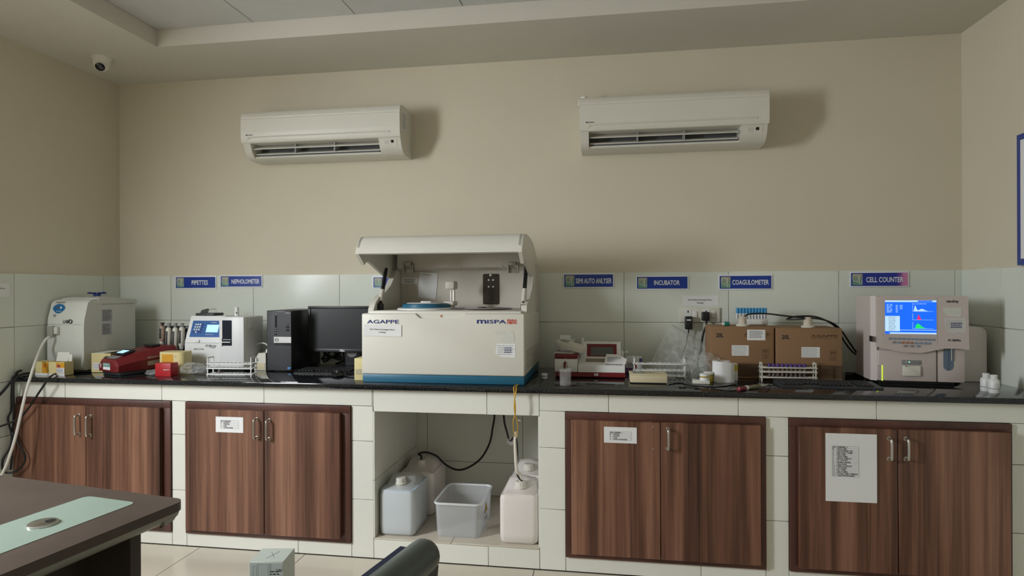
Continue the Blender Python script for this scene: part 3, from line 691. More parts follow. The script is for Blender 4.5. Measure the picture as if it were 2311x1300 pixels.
# keyboards
def keyboard(c, L_, D_, rz, label, m=BLACKP):
    t = thing('keyboard', label, 'keyboard', c, rz=rz, local=True)
    MB().prism([(-D_/2, .0), (D_/2, 0), (D_/2, .018), (-D_/2+.012, .010), (-D_/2, .007)], -L_/2, L_/2).build('case', m, t)
    b = MB(); s = .0185; n = int((L_-.03)/s)
    for r in range(6):
        y = -D_/2+.02+r*(D_-.045)/5.5
        for k in range(n):
            if (r == 0 and 4 < k < 9) or k in (n-5,): continue
            x = -L_/2+.018+k*s; z = .010+.008*(y+D_/2)/D_
            b.box(x, x+s-.004, y, y+.0145, z, z+.008, .002, 1)
    k = b.build('keys', mat('key plastic', (.022, .022, .025), .35), t); k['kind'] = 'stuff'
    return t
p = oZ(645, 845, ZK); c0 = oZ(712, 842, ZK)
keyboard((c0.x+.10, c0.y+.045, ZK), .44, .14, .03, 'black keyboard in front of the blank monitor')
p = oZ(757, 851, ZK); t = thing('computer_mouse', 'glossy black computer mouse in front of the keyboard', 'mouse', (p.x, p.y+.03, ZK), rz=.3, local=True)
MB().lathe((0, 0, 0), [(.03, 0), (.034, .008), (.031, .02), (.02, .03), (.006, .035), (.0005, .0355)], 24).xf(Matrix.Diagonal((1, 1.65, 1, 1))).build('shell', BLACKG, t)
MB().box(-.002, .002, -.045, -.008, .024, .034, .001).build('wheel', GREYP, t)
p = oZ(1868, 873, ZK); keyboard((p.x+.0, p.y+.02, ZK), .455, .155, -.03, 'dusty black keyboard lying beside the cell counter', DARKG)
# cream carton behind the analyser corner
X0, X1, Z0, Z1 = R4(803, 808, 836, 862, -.64)
t = thing('carton', 'cream card carton tucked beside the analyser corner', 'carton', ((X0+X1)/2, -.55, ZK)); X1 = AX0-.004
box('box_body', YEL, t, X0, X1, -.66, -.52, ZK+.0005, Z1, .002); lines(FY(-.66), X0+.008, X1-.002, ZK+.03, ZK+.06, 3, GREYINK, t, 'print', 2)
# ------------------------------------------------------------------ water purifier
UX0, UX1, UY = XL+.022, .603, -.575
UZ1 = 1.325
t = thing('water_purifier', 'tall white lab water purifier with a blue display on its front', 'water purifier', ((UX0+UX1)/2, UY+.15, ZK))
PUR = mat('grey white enamel', (.66, .67, .62), .4, var=.03)
sh = [(UY+.01, ZK+.012), (UY, ZK+.03), (UY, ZK+.25), (UY+.004, ZK+.31), (UY+.03, UZ1-.022), (UY+.05, UZ1-.006), (UY+.08, UZ1), (UY+.13, UZ1+.004), (UY+.13, ZK+.012)]
ub = MB().prism(sh, UX0, UX1)
ub = ub.build('front_cover', PUR, t, smooth=20)
MB().box(UX0+.006, UX1-.002, UY+.11, UY+.40, ZK+.012, UZ1-.030, .004).build('cabinet', PUR, t)
MB().prism([(UY+.10, UZ1-.030), (UY+.10, UZ1+.006), (UY+.16, UZ1+.014), (UY+.40, UZ1-.006), (UY+.41, UZ1-.030)], UX0, UX1+.004).build('top_cover', PUR, t)
MB().box(UX0+.02, UX1-.015, UY+.03, UY+.38, ZK+.0003, ZK+.013).build('plinth', BLACKP, t)
f = FY(UY)
for y in (718.5, 732.5): 
    q = oY(140, y, UY); cut(ub, MB().box(UX0-.01, UX1-.02, UY-.01, UY+.006, q.z-.0018, q.z+.0018))
X0, X1, Z0, Z1 = R4(143, 721, 163, 730, UY); text(f, 'LAB', X0-.002, X0+.033, Z0+.002, Z1-.003, INK, ub, 'lettering', .02)
b = MB(); b.tube([f.p(X0+.047+.0105*math.cos(k*.4), (Z0+Z1)/2+.0105*math.sin(k*.4), .001) for k in range(17)], .0024, 6); b.build('logo_ring', INK, ub)
fs = Fr((0, UY+.004, ZK+.31), (1, 0, 0), (0, .026, UZ1-.022-ZK-.31))
def sl(x, y):
    q = oY(x, y, UY+.016); return q.x, (q.z-ZK-.31)
a, c = sl(132, 696); 
egg = [(a+.040*math.cos(k*.2244)*(1 if math.sin(k*.2244) > 0 else 1-.35*abs(math.sin(k*.2244))), c+.029*math.sin(k*.2244)) for k in range(28)]
eg = poly(fs, egg, mat('blue display', (.015, .15, .36), .3), ub, 'display', .0004, .003)
patch(fs, a-.022, a+.008, c-.002, c+.014, mat('lcd', (.06, .12, .22), .2), eg, 'screen', .0034, .001); patch(fs, a+.009, a+.02, c, c+.012, WHITES, eg, 'logo', .0034, .001)
lines(fs, a-.012, a+.022, c-.018, c-.013, 1, WHITES, eg, 'print', 1, d=.0038)
a, c = sl(132, 681.5); patch(fs, a-.030, a+.030, c-.004, c+.004, mat('brown tape', (.26, .25, .21), .6), ub, 'tape', .0004, .0008)
a, c = sl(126, 712); MB().cyl((0, 0, 0), .009, .004, 'z', 18).xf(fs.mat(a, c, 0)).build('power_button', GREYP, ub)
f2 = Fr((UX1-.002, 0, 0), (0, 1, 0))
for y0, z0, y1, z1, sd in ((UY+.13, 1.185, UY+.21, 1.262, 1), (UY+.13, 1.105, UY+.205, 1.178, 2)):
    pl = patch(f2, y0, y1, z0, z1, mat('grey label', (.48, .49, .52), .5), t, 'rating_label', .0003, .0008); lines(f2, y0+.006, y1-.006, z0+.006, z1-.006, 8, INK, pl, 'print', sd, .4, d=.0014)
# outlet fitting on the front and the white hose
X0, X1, Z0, Z1 = R4(108, 736, 121, 758, UY-.02)
fit = MB().box(X0, X1, UY-.028, UY-.012, Z0, Z1, .002).build('outlet_block', mat('grey outlet', (.33, .33, .29), .5), t); MB().box(X1-.004, X1+.022, UY-.02, UY-.001, Z0+.01, Z1-.005, .003).build('outlet_bracket', PUR, fit)
hz = [oY(114, 761, UY-.03), oY(109, 762, UY-.05), oY(102, 768, UY-.06), oY(92, 786, -.66), oY(78, 822, -.78), oY(60, 880, -.85), wl(48, 930, -.88), wl(34, 990, -.9), wl(14, 1050, -.92), wl(-12, 1110, -.95), wl(-20, 1200, -.96)]
hz[-1].z = max(hz[-1].z, .02)
cable('water_hose', hz, .0072, mat('white hose', (.70, .68, .62), .45), 'white plastic hose hanging from the water purifier past the cupboard', 'hose')
MB  # ---------------------------------------------------------------- blue clip on the purifier
q = oY(186, 668, UY+.2); c = V((.50, UY+.20, UZ1+.0125))
t = thing('blue_clip', 'small dark blue plastic clip with raised wings on the water purifier', 'clip', c, local=True)
NB = mat('deep blue plastic', (.008, .03, .17), .3)
b = MB(); b.tube([(-.05, 0, .024), (-.02, 0, .020), (.01, 0, .008), (.03, 0, .004)], .006, 8); b.build('wing', NB, t)
b = MB(); b.tube([(.055, 0, .026), (.02, .01, .020), (-.01, .01, .008), (-.03, .01, .004)], .006, 8); b.build('wing', NB, t)
MB().box(-.055, -.005, -.012, .012, .018, .027, .004).build('jaw', NB, t); MB().box(.008, .06, -.006, .016, .018, .028, .004).build('jaw', NB, t)
MB().box(-.04, .04, -.012, .022, -.001, .006, .002).build('clear_base', GLASSY, t)
# cables at the left end of the worktop
sp_ = [('thick', [oZ(76, 833, ZK+.006), oZ(60, 836, ZK+.012), wl(42, 838, -.76), wl(28, 856, -.80), wl(10, 880, -.81), wl(-10, 900, -.82)]),
       ('t2', [oZ(72, 838, ZK+.006), oZ(48, 842, ZK+.008), wl(30, 853, -.80), wl(26, 885, -.81), wl(25, 925, -.81), wl(18, 945, -.82), wl(25, 975, -.82), wl(29, 1000, -.82), wl(24, 1060, -.82)]),
       ('t3', [oZ(70, 842, ZK+.006), oZ(55, 843, ZK+.008), wl(40, 850, -.80), wl(30, 870, -.81), wl(31, 930, -.81), wl(27, 985, -.81), wl(22, 1010, -.82), wl(6, 1040, -.83), wl(10, 1065, -.83), wl(35, 1064, -.81), oY(54, 1045, -.81), oY(55, 1025, -.81), oY(38, 996, -.815), wl(28, 975, -.815)])]
for (nm, pts), lb in zip(sp_, ('black cable sagging off the left end of the worktop', 'black cable hanging straight down beside the left wall', 'black cable hanging in a big loop in front of the dark cupboard')):
    cable('power_cable', pts, .0065 if nm == 'thick' else .0055, RUBBER, lb, 'cable', 'black cables at the left end of the worktop')
cable('power_cable', [oZ(240, 832, ZK+.005), oZ(200, 838, ZK+.005), oZ(155, 840, ZK+.007), oZ(128, 843, ZK+.010), oY(112, 852, -.80), oY(92, 880, -.81), oY(65, 920, -.815), wl(40, 946, -.82), wl(-10, 966, -.83)], .0055, RUBBER, 'black cable running from the worktop diagonally across the dark cupboard', 'cable')

# ------------------------------------------------------------------ yellow kits
Y0 = -.70
X0, X1, Z0, Z1 = R4(79, 811, 113, 845, Y0); X0 = max(X0, XL+.012); X2 = oY(150, 820, Y0).x
FLAP = mat('white card flap', (.74, .74, .68), .7)
def kit(name, label, x0, x1, y0, d, h, open_, rz=0):
    t = thing(name, label, 'carton', ((x0+x1)/2, y0+d/2, ZK), rz=rz, local=True); w = (x1-x0)/2
    f = Fr((0, -d/2, 0)); th = .0015
    b = MB(); b.box(-w, w, -d/2, -d/2+th, .0003, h); b.box(-w, w, d/2-th, d/2, .0003, h); b.box(-w, -w+th, -d/2, d/2, .0003, h); b.box(w-th, w, -d/2, d/2, .0003, h); b.box(-w, w, -d/2, d/2, .0003, .002)
    if not open_: b.box(-w, w, -d/2, d/2, h-.001, h)
    bd = b.build('box_body', YEL, t)
    patch(f, -w*.05, w*.99, .012, h-.004, ORG, bd, 'orange_panel', .0002, .0004); patch(f, -w, w, 0, .011, PAPER, bd, 'white_band', .0002, .0005)
    b = MB(); b.tube([f.p(w*.3+.0075*math.cos(k*.45), h*.68+.0075*math.sin(k*.45), .001) for k in range(15)], .0014, 6); b.build('ring_logo', REDINK, bd)
    return t, bd, f, w
t, bd, f, w = kit('test_kit_box', 'yellow and orange test kit box with closed top beside the purifier', X0, X1-.001, Y0, .06, Z1-ZK-.012, False)
h = Z1-ZK; t, bd, f, w = kit('test_kit_box', 'yellow and orange test kit box with its white flaps standing open', X1+.001, X2, Y0-.012, .06, h-.012, True)
for (a0, a1, hh, tl) in ((-w, w*.45, .052, -.25), (w*.55, w, .04, .0)):
    b = MB().box(a0, a1, -.0007, .0007, 0, hh); b.xf(Matrix.Translation((0, .02, h-.014)) @ Matrix.Rotation(tl, 4, 'X')); b.build('flap', FLAP, t)
patch(f, w*.02, w*.98, .014, .045, PAPER, bd, 'label', .0008, .0005); lines(f, w*.06, w*.9, .018, .042, 5, NAVYINK, bd, 'print', 3, .4, d=.0018)
patch(f, w*.1, w*.4, .05, .062, mat('purple mark', (.16, .03, .14), .5), bd, 'mark', .0008, .0005)
# cream carton right of the purifier
Y0 = -.56; X0, X1, Z0, Z1 = R4(206, 798, 236, 836, Y0)
t = thing('test_kit_box', 'cream yellow carton with a white label leaning by the red analyser', 'carton', (X0, Y0, ZK), rz=.15, local=True); h = Z1-ZK; w = X1-X0+.05
b = MB(); b.box(0, .115, 0, .002, .0003, h); b.box(0, .002, 0, .16, .0003, h); b.box(.113, .115, 0, .16, .0003, h-.004); b.box(0, .115, .158, .16, .0003, h); b.box(0, .115, 0, .16, .0003, .002); b.build('box_body', YEL, t)
MB().box(0, .075, 0, .16, h, h+.0015).build('lid_flap', FLAP, t)
f = Fr((0, 0, 0)); patch(f, .010, .062, .018, .055, PAPER, t, 'label', .0003, .0006); lines(f, .013, .058, .022, .052, 5, GREYINK, t, 'print', 6, .4, d=.0012)

# ------------------------------------------------------------------ red photometer
p = oZ(285, 843, ZK)
t = thing('red_photometer', 'low dark red wedge-shaped photometer with a lit screen', 'analyser', (.90, -.50, ZK), rz=-.38, local=True)
# plan outline (x along its width, y depth), sloping top
w = .105
rings = []
prof = [(-.175, .022, .085, .076), (-.165, .022, .10, .088), (-.06, .022, .105, .120), (.09, .022, .105, .146), (.17, .022, .10, .146), (.20, .03, .08, .125)]
for y, z0, hw, z1 in prof:
    rings.append([(-hw*1.0, y, z0), (hw*1.0, y, z0), (hw*1.06, y, z0+(z1-z0)*.55), (hw*.80, y, z1-.006), (hw*.72, y, z1), (-hw*.72, y, z1), (-hw*.80, y, z1-.006), (-hw*1.06, y, z0+(z1-z0)*.55)])
rd = MB().loft(rings).build('housing', RED, t, smooth=30)
MB().box(-.095, .095, -.155, .18, .0005, .024, .006).build('base', DARKG, t)
fs = Fr((0, -.165, .088), (1, 0, 0), (0, .105, .032)); 
patch(fs, -.055, .055, .055, .125, BLACKP, rd, 'screen_bezel', .002, .012, .004)
patch(fs, -.035, .030, .065, .105, mat('lit lcd', (.3, .5, .6), .3, emit=(.45, .75, .95), estr=.9), rd, 'lit_screen', .014, .001)
kp = MB(); rgk = 0
for r in range(3):
    for k in range(5): kp.box(-.05+k*.02, -.05+k*.02+.015, .012+r*.013, .012+r*.013+.009, .002, .004)
kp.xf(fs.mat()); kp.build('keypad', GREYP, rd)
patch(fs, -.085, -.055, .012, .03, BLACKP, rd, 'button', .002, .002)
ft = Fr((0, .05, .139), (1, 0, 0), (0, 1, .02)); patch(ft, -.05, .05, .0, .05, BLACKP, rd, 'cuvette_lid', .004, .014, .004)
ff = Fr((0, -.176, 0)); lb = patch(ff, -.04, .035, .032, .07, PAPER, rd, 'label', .0002, .0008); patch(ff, -.04, .035, .048, .07, mat('green grey label', (.16, .32, .28), .5), lb, 'label_band', .0012, .0004); text(ff, 'BIOCHEM', -.033, .015, .058, .064, WHITES, lb, 'lettering', .01, d=.0018)
poly(ff, ellipse(-.066, .053, .010, .014), mat('pink seal', (.5, .32, .34), .5), rd, 'seal', .0002, .0008)
fr_ = Fr((.108, 0, 0), (0, 1, 0), (.0, 0, 1)); patch(fr_, -.01, .07, .045, .095, mat('foil label', (.33, .27, .22), .35, .3, var=.3, scale=40), rd, 'foil_label', .0008, .001)
# ------------------------------------------------------------------ red card box, yellow tub, small bag, pipettes
Y0 = -.66; X0, X1, Z0, Z1 = R4(350, 820, 385, 848, Y0)
t = thing('red_box', 'small bright red card box in front of the yellow carton', 'box', ((X0+X1)/2, Y0+.03, ZK))
bx_ = box('box_body', REDB, t, X0, X1, Y0, Y0+.06, ZK+.0003, Z1, .001); text(FY(Y0), 'ABBOTT', X0+.05, X1-.006, Z0+.03, Z0+.036, WHITES, bx_, 'lettering', .01)
Y0 = -.56; X0, X1, Z0, Z1 = R4(355, 795, 412, 838, Y0)
t = thing('yellow_carton', 'rounded pale yellow carton with orange print in front of the pipettes', 'carton', ((X0+X1)/2, Y0+.05, ZK))
pl = rrect(X0, X1, Y0, Y0+.10, .03); bd = MB().prism(pl, ZK+.0003, Z1, 'z').build('box_body', YEL, t)
f = FY(Y0); patch(f, X0+.03, X0+.10, ZK+.03, Z1-.012, ORG, bd, 'orange_panel', .0003, .0006); lines(f, X0+.11, X1-.035, Z1-.026, Z1-.02, 1, GREYINK, bd, 'print', 2)
def lump(name, label, c, rx, ry, rz_, seed, m=FILM, sub=4, amp=.35):
    bm = bmesh.new(); bmesh.ops.create_icosphere(bm, subdivisions=sub, radius=1)
    for v in bm.verts:
        d = v.co.normalized(); n1 = noise.noise(d*1.6+V((seed, 0, 0))); n2 = abs(noise.noise(d*4.2+V((0, seed, 0))))
        q = d*(1+amp*n1-amp*.9*n2); v.co = V((q.x*rx, q.y*ry, max(-.98*rz_, q.z*rz_)+rz_))
    b = MB(); b.bm = bm; b.xf(Matrix.Translation(c)); return tag(b.build(name, m, None, c, smooth=25), label, 'plastic bag')
p = oZ(341, 848, ZK); lump('plastic_bag', 'tiny crumpled clear plastic bag beside the red card box', (p.x, p.y+.02, ZK), .055, .03, .017, 3.1)
# pipette stand with four pipettes
Y0 = -.25; t = thing('pipette_stand', 'black pipette stand behind the yellow carton', 'stand', (oY(395, 800, Y0).x, Y0+.05, ZK))
X0, X1, Z0, Z1 = R4(374, 735, 420, 836, Y0+.05)
b = MB(); b.box(X0, X1+.03, Y0+.03, Y0+.045, ZK+.01, Z1, .004); b.build('back_plate', BLACKP, t); MB().box(X0-.01, X1+.04, Y0-.03, Y0+.08, ZK+.0003, ZK+.014, .004).build('base', BLACKP, t); MB().box(X0-.005, X1+.035, Y0-.005, Y0+.035, Z1-.03, Z1-.015, .003).build('top_rail', BLACKP, t)
def pipette(name, label, x, ytop, yb, cap, bodym, tip):
    A = oY(x, ytop, Y0-.028); B = oY(x-3, yb, Y0-.028); L_ = A.z-B.z; c = V((B.x, Y0-.028, B.z))
    t = thing(name, label, 'pipette', c, local=True, group='pipettes hanging on the stand')
    t.rotation_euler = (0, math.atan2(A.x-B.x, L_), 0)
    MB().lathe((0, 0, 0), [(.004, 0), (.006, L_*.1), (.0065, L_*.34), (.012, L_*.36), (.012, L_*.41)], 14).build('shaft', tip, t)
    MB().lathe((0, 0, 0), [(.010, L_*.40), (.016, L_*.44), (.0175, L_*.7), (.016, L_*.86), (.011, L_*.90)], 16).build('grip', bodym, t)
    MB().lathe((0, 0, 0), [(.008, L_*.88), (.008, L_*.95), (.012, L_*.955), (.012, L_)], 14).build('plunger', cap, t)
    MB().box(-.006, .006, -.019, -.014, L_*.5, L_*.82, .002).build('volume_window', DARKG, t)
BR = mat('dark brown knob', (.05, .025, .018), .4)
pipette('pipette', 'brownish pipette with a dark knob on the black stand', 367, 728, 800, BR, mat('tan grip', (.40, .30, .23), .45), WHITEW)
for x, lb in ((381, 'white pipette hanging next to the brownish pipette'), (396, 'white pipette in the middle of the three white pipettes'), (411, 'white pipette hanging next to the white nephelometer')): pipette('pipette', lb, x, 729, 830 if x < 400 else 820, GREYP, WHITEW, WHITEP)

# ------------------------------------------------------------------ nephelometer (two-tone white analyser)
NY = -.40
NX0_, NX1_ = oY(417, 780, NY).x, oY(553, 780, NY).x; NXm = oY(497, 780, NY).x
NZ = oY(490, 715, NY).z; NYB_ = NY+.19
t = thing('nephelometer', 'white two-part nephelometer with a blue keypad and lit display', 'analyser', ((NX0_+NX1_)/2, NY+.15, ZK))
zs = oY(455, 773, NY).z; zt = oY(455, 714, NY).z
NWH = mat('cool white plastic', (.76, .77, .77), .38, var=.02)
pr_ = [(NY, ZK+.012), (NY, zs), (NY+.055, zt-.015), (NY+.06, zt), (NYB_, zt), (NYB_, ZK+.012)]
lf = MB().prism(pr_, NX0_, NXm-.002); lf = lf.build('keypad_side', NWH, t)
MB().box(NXm, NX1_, NY-.012, NYB_, ZK+.012, NZ, .005).build('sample_side', NWH, t)
MB().box(NX1_-.001, NX1_+.004, NY+.0, NYB_-.004, ZK+.014, NZ-.005, .002).build('side_panel', NWH, t)
MB().box(NX0_+.02, NX1_-.02, NY+.02, NYB_-.02, ZK+.0003, ZK+.013).build('plinth', BLACKP, t)
cut(lf, MB().box(NX0_-.01, NXm+.001, NY-.01, NY+.006, zs-.004, zs-.001))
fs = Fr((0, NY, zs), (1, 0, 0), (0, .055, zt-.015-zs)); Lq = math.hypot(.055, zt-.015-zs)
k0, k1 = NX0_+.022, NXm-.012; KP = patch(fs, k0, k1, Lq*.22, Lq*.90, mat('blue keypad', (.03, .12, .36), .35), lf, 'keypad', .0006, .001)
patch(fs, k0+.005+(k1-k0)*.48, k0+(k1-k0)*.90, Lq*.42, Lq*.73, mat('lit display', (.35, .6, .8), .3, emit=(.40, .70, .95), estr=.75), KP, 'lit_display', .0017, .0008)
WK = mat('pale key', (.62, .66, .70), .4)
for r in range(4):
    for k in range(4):
        a = k0+(k1-k0)*(.13+.075*k)-r*.0015; c = Lq*(.74-.105*r); MB().cyl((0, 0, 0), .0058, .002, 'z', 12).xf(fs.mat(a, c, .0016)).build('key', WK if k < 3 and r < 3 or (r == 3 and k == 1) else NAVYINK, KP)
text(fs, 'AGAPPE', k0+(k1-k0)*.62, k0+(k1-k0)*.80, Lq*.80, Lq*.84, WHITES, KP, 'lettering', .02, d=.002); text(fs, 'EasyTouch', k0+(k1-k0)*.52, k0+(k1-k0)*.76, Lq*.30, Lq*.35, WHITES, KP, 'lettering', 0, d=.002)
f = FY(NY); q = R4(465, 778, 476, 783, NY); text(f, 'ST-100', q[0]-.002, q[1]+.002, q[2], q[3], INK, lf, 'lettering', .03); q = R4(478, 779, 488, 783, NY); text(f, 'Electrolyte', *q, INK, lf, 'lettering', .01)
q = R4(475, 783, 487, 786, NY); text(f, 'Analyzer', *q, INK, lf, 'lettering', .01); q = R4(437, 786, 460, 790, NY); text(f, 'SERVICE  99 7300', *q, GREYINK, lf, 'lettering', .01)
q = oY(427, 786, NY); MB().cyl((q.x, NY-.002, q.z), .011, .003, 'y').build('round_cap', WHITEP, lf); q = R4(442, 767, 450, 773, NY); patch(f, *q, WHITEP, lf, 'tab', .0, .006, .002)
# dark sample window
f = FY(NY-.012); q = R4(502, 723, 523, 780, NY-.012); wn = patch(f, *q, mat('dark sample window', (.012, .016, .03), .15), t, 'sample_window', .0002, .002)
q = R4(500, 771, 521, 773, NY-.012); patch(f, *q, WHITEP, wn, 'sample_arm', .002, .008); q = R4(498, 763, 502, 781, NY-.012); patch(f, *q, WHITEP, wn, 'hinge', .001, .006); q = R4(504, 765.5, 522, 767.5, NY-.012); patch(f, *q, GREYP, wn, 'ridge', .002, .002)
f2 = Fr((NX1_+.004, 0, 0), (0, 1, 0)); patch(f2, NY+.035, NY+.065, 1.14, 1.175, WHITEP, t, 'side_connector', 0, .006, .001)
stn = mat('brown stain', (.42, .36, .30), .6, var=.3, scale=40)
# printer on top
q = R4(453, 701, 494, 714, NY+.12); zt2 = zt
pt = MB().box(q[0], q[1], NY+.07, NY+.17, zt2-.001, zt2+.016, .004).build('printer', DARKG, t)
MB().tube([(q[0]+.035, NY+.12, zt2+.012), (q[0]+.045, NY+.12, zt2+.035), (q[0]+.075, NY+.13, zt2+.044), (q[0]+.095, NY+.15, zt2+.02)], .001, 4).build('paper_edge', PAPER, pt)
b = MB(); rows = [[(q[0]+a, NY+yy, zt2+z) for a, z in ((.022, .012), (.034, .034), (.075, .044), (.088, .036))] for yy in (.08, .155)]; 
b.loft([[V(r) for r in rows[0]], [V(r) for r in rows[1]]], cap=False, closed=False); so = b.build('paper_curl', PAPER, pt); 
# little bottle on top
q = oY(541, 705, NY+.15); c = (q.x, NY+.12, NZ)
t2 = thing('reagent_bottle', 'tiny white bottle standing on top of the nephelometer', 'bottle', c, local=True)
MB().lathe((0, 0, 0), [(.013, 0), (.0135, .03), (.010, .034)], 18).build('bottle_body', WHITEP, t2); MB().lathe((0, 0, .033), [(.012, 0), (.012, .018), (.010, .02)], 18).build('cap', WHITEP, t2); patch(Fr((0, -.0135, 0)), .002, .009, .016, .024, INK, t2, 'mark', .0002, .0006)
# bag in front
p = oZ(432, 848, ZK); lump('plastic_bag', 'crumpled clear plastic bag in front of the nephelometer', (p.x-.01, p.y+.03, ZK), .075, .05, .038, 9.4, sub=4, amp=.4)
# ------------------------------------------------------------------ tube racks
def rack(name, label, A, B, depth, zl, hend, m=WHITEP, th=.006):
    "A, B: front corners on the worktop; zl: shelf heights"
    A, B = V(A), V(B); L_ = (B-A).length; rz = math.atan2(B.y-A.y, B.x-A.x)
    t = thing(name, label, 'test tube rack', (A+B)/2, local=True); t.rotation_euler = (0, 0, rz)
    for s in (-1, 1):
        b = MB(); x = s*L_/2
        b.box(x-.003, x+.003, 0, .006, .0003, hend, .001); b.box(x-.003, x+.003, depth-.006, depth, .0003, hend, .001); b.box(x-.003, x+.003, 0, depth, hend-.008, hend, .001); b.box(x-.003, x+.003, 0, depth, zl[-1]-.002, zl[-1]+.004)
        b.build('end_frame', m, t)
    for z in zl:
        b = MB(); b.box(-L_/2-.008, L_/2+.008, 0, .007, z, z+th, .001); b.box(-L_/2-.008, L_/2+.008, depth-.007, depth, z, z+th, .001)
        n = 11
        for k in range(n+1): x = -L_/2+L_*k/n; b.box(x-.003, x+.003, .005, depth-.005, z, z+th)
        b.build('shelf', m, t)
    return t, L_
A = oZ(468, 850, ZK); B = oZ(566, 851, ZK); A.z = B.z = ZK
t, L_ = rack('test_tube_rack', 'white test tube rack holding a single nearly empty tube', A, B, .06, (.010, .042, .068), .108)
t2 = thing('sample_tube', 'clear sample tube with a drop of blood in the white rack', 'test tube', V(t.location)+V((-L_/2+.045, .032, .012)), local=True)
MB().lathe((0, 0, 0), [(.002, 0), (.006, .004), (.0065, .012), (.0065, .085)], 14, cap=False).build('tube', GLASSY, t2); MB().lathe((0, 0, .002), [(.002, 0), (.0055, .004), (.0058, .018)], 12).build('blood', mat('blood', (.09, .003, .004), .25), t2)
# white extension socket with a lead
Y0 = -.36; X0, X1, Z0, Z1 = R4(573, 797, 601, 838, Y0)
t = thing('socket_block', 'white slanted mains socket block beside the computer tower', 'socket', ((X0+X1)/2, Y0+.05, ZK))
bb = MB().prism([(X0, ZK+.0003), (X1-.004, ZK+.0003), (X1-.004, Z1), (X0+.03, Z1), (X0+.012, Z1-.03)], Y0, Y0+.10, 'y').build('block', WHITEW, t)
patch(FY(Y0), X0+.008, X1-.01, ZK+.005, ZK+.045, BEIGE, bb, 'lower_panel', .0002, .0015); lines(FY(Y0), X0+.014, X0+.03, Z1-.05, Z1-.03, 2, INK, bb, 'pin_holes', 4)
MB().lathe((X1-.02, Y0+.05, Z1), [(.012, 0), (.011, .015), (.005, .022)], 14).build('lead_plug', WHITEW, bb)
cable('white_lead', [(X1-.02, Y0+.05, Z1+.02), (X1-.025, Y0+.05, Z1+.045), (X0+.02, Y0+.06, Z1+.055), (NX1_+.008, Y0+.07, Z1+.045)], .0035, WHITEP, 'thin white lead from the socket block to the nephelometer', 'cable')
# ------------------------------------------------------------------ vial by the big analyser
def vial(name, label, cat, c, r, h, cap_h, bodym, capm, band=None):
    t = thing(name, label, cat, c, local=True)
    bd = MB().lathe((0, 0, 0), [(r*.9, 0), (r, .002), (r, h*.85), (r*.8, h)], 20).build('body', bodym, t)
    MB().lathe((0, 0, h-.001), [(r*1.08, 0), (r*1.08, cap_h*.85), (r*.98, cap_h)], 20).build('cap', capm, t)
    if band:
        z0, z1, m = band; MB().lathe((0, 0, 0), [(r*1.01, z0), (r*1.03, z0+.001), (r*1.03, z1-.001), (r*1.01, z1)], 20, cap=False).build('label_band', m, bd)
    return t
p = oZ(1228, 857, ZK); q = oY(1228, 840, p.y)
vial('small_vial', 'small grey vial with a white cap beside the analyser base', 'vial', (p.x, p.y+.016, ZK), .016, .022, .010, mat('grey green vial', (.30, .38, .38), .3), WHITEP, (.006, .014, WHITES))
# ------------------------------------------------------------------ semi-auto analyser (white and dark red)
SY = -.43
X0, X1 = oY(1252, 830, SY).x, oY(1411, 830, SY).x; Xm = oY(1304, 830, SY).x
zb = oY(1330, 840, SY).z; zr = zb  # top of red base
t = thing('semi_auto_analyser', 'white semi-auto analyser with dark red base and tilted screen', 'analyser', ((X0+X1)/2, SY+.15, ZK))
MB().prism([(SY+.006, ZK+.004), (SY, ZK+.010), (SY, zb), (SY+.33, zb), (SY+.33, ZK+.004)], X0+.004, X1).build('base', RED, t)
MB().box(X0+.03, X1-.03, SY+.04, SY+.30, ZK+.0003, ZK+.006).build('feet', BLACKP, t)
zl = oY(1278, 810, SY).z; zlt = oY(1278, 795, SY+.03).z; zlr = oY(1278, 800, SY).z
sm = MB().box(X0, Xm-.002, SY-.004, SY+.30, zb, zl+.0, .003).build('sample_tower', WHITEP, t)
MB().box(X0, Xm-.002, SY-.003, SY+.30, zl, zlr+.004, .004).build('tower_cap', RED, t)
z1 = oY(1350, 827, SY).z; z2 = oY(1350, 806, SY+.19).z
main = MB().prism([(SY, zb), (SY, z1), (SY+.006, z1+.004), (SY+.14, z2), (SY+.33, z2), (SY+.33, zb)], Xm+.001, X1-.002).build('main_housing', WHITEP, t)
fr_ = Fr((0, SY+.006, z1+.004), (1, 0, 0), (0, .134, z2-z1-.004)); LL = math.hypot(.134, z2-z1-.004)
a0, a1 = oY(1322, 815, SY+.08).x, oY(1365, 815, SY+.08).x
patch(fr_, a0, a1, LL*.45, LL*.9, mat('khaki slot', (.28, .25, .17), .6), main, 'print_slot', .0006, .001)
q = R4(1367, 821, 1404, 823.5, SY+.01); text(fr_, 'SEMI AUTO ANALYSER', q[0], q[1], LL*.08, LL*.18, INK, main, 'lettering', .02, d=.001)
q = R4(1341, 843, 1350, 848, SY); pb = patch(FY(SY), *q, PAPER, t, 'badge', .0003, .001); text(FY(SY), 'MISPA', q[0]+.002, q[1]-.002, q[2]+.003, q[3]-.003, INK, pb, 'lettering', .01, d=.0016)
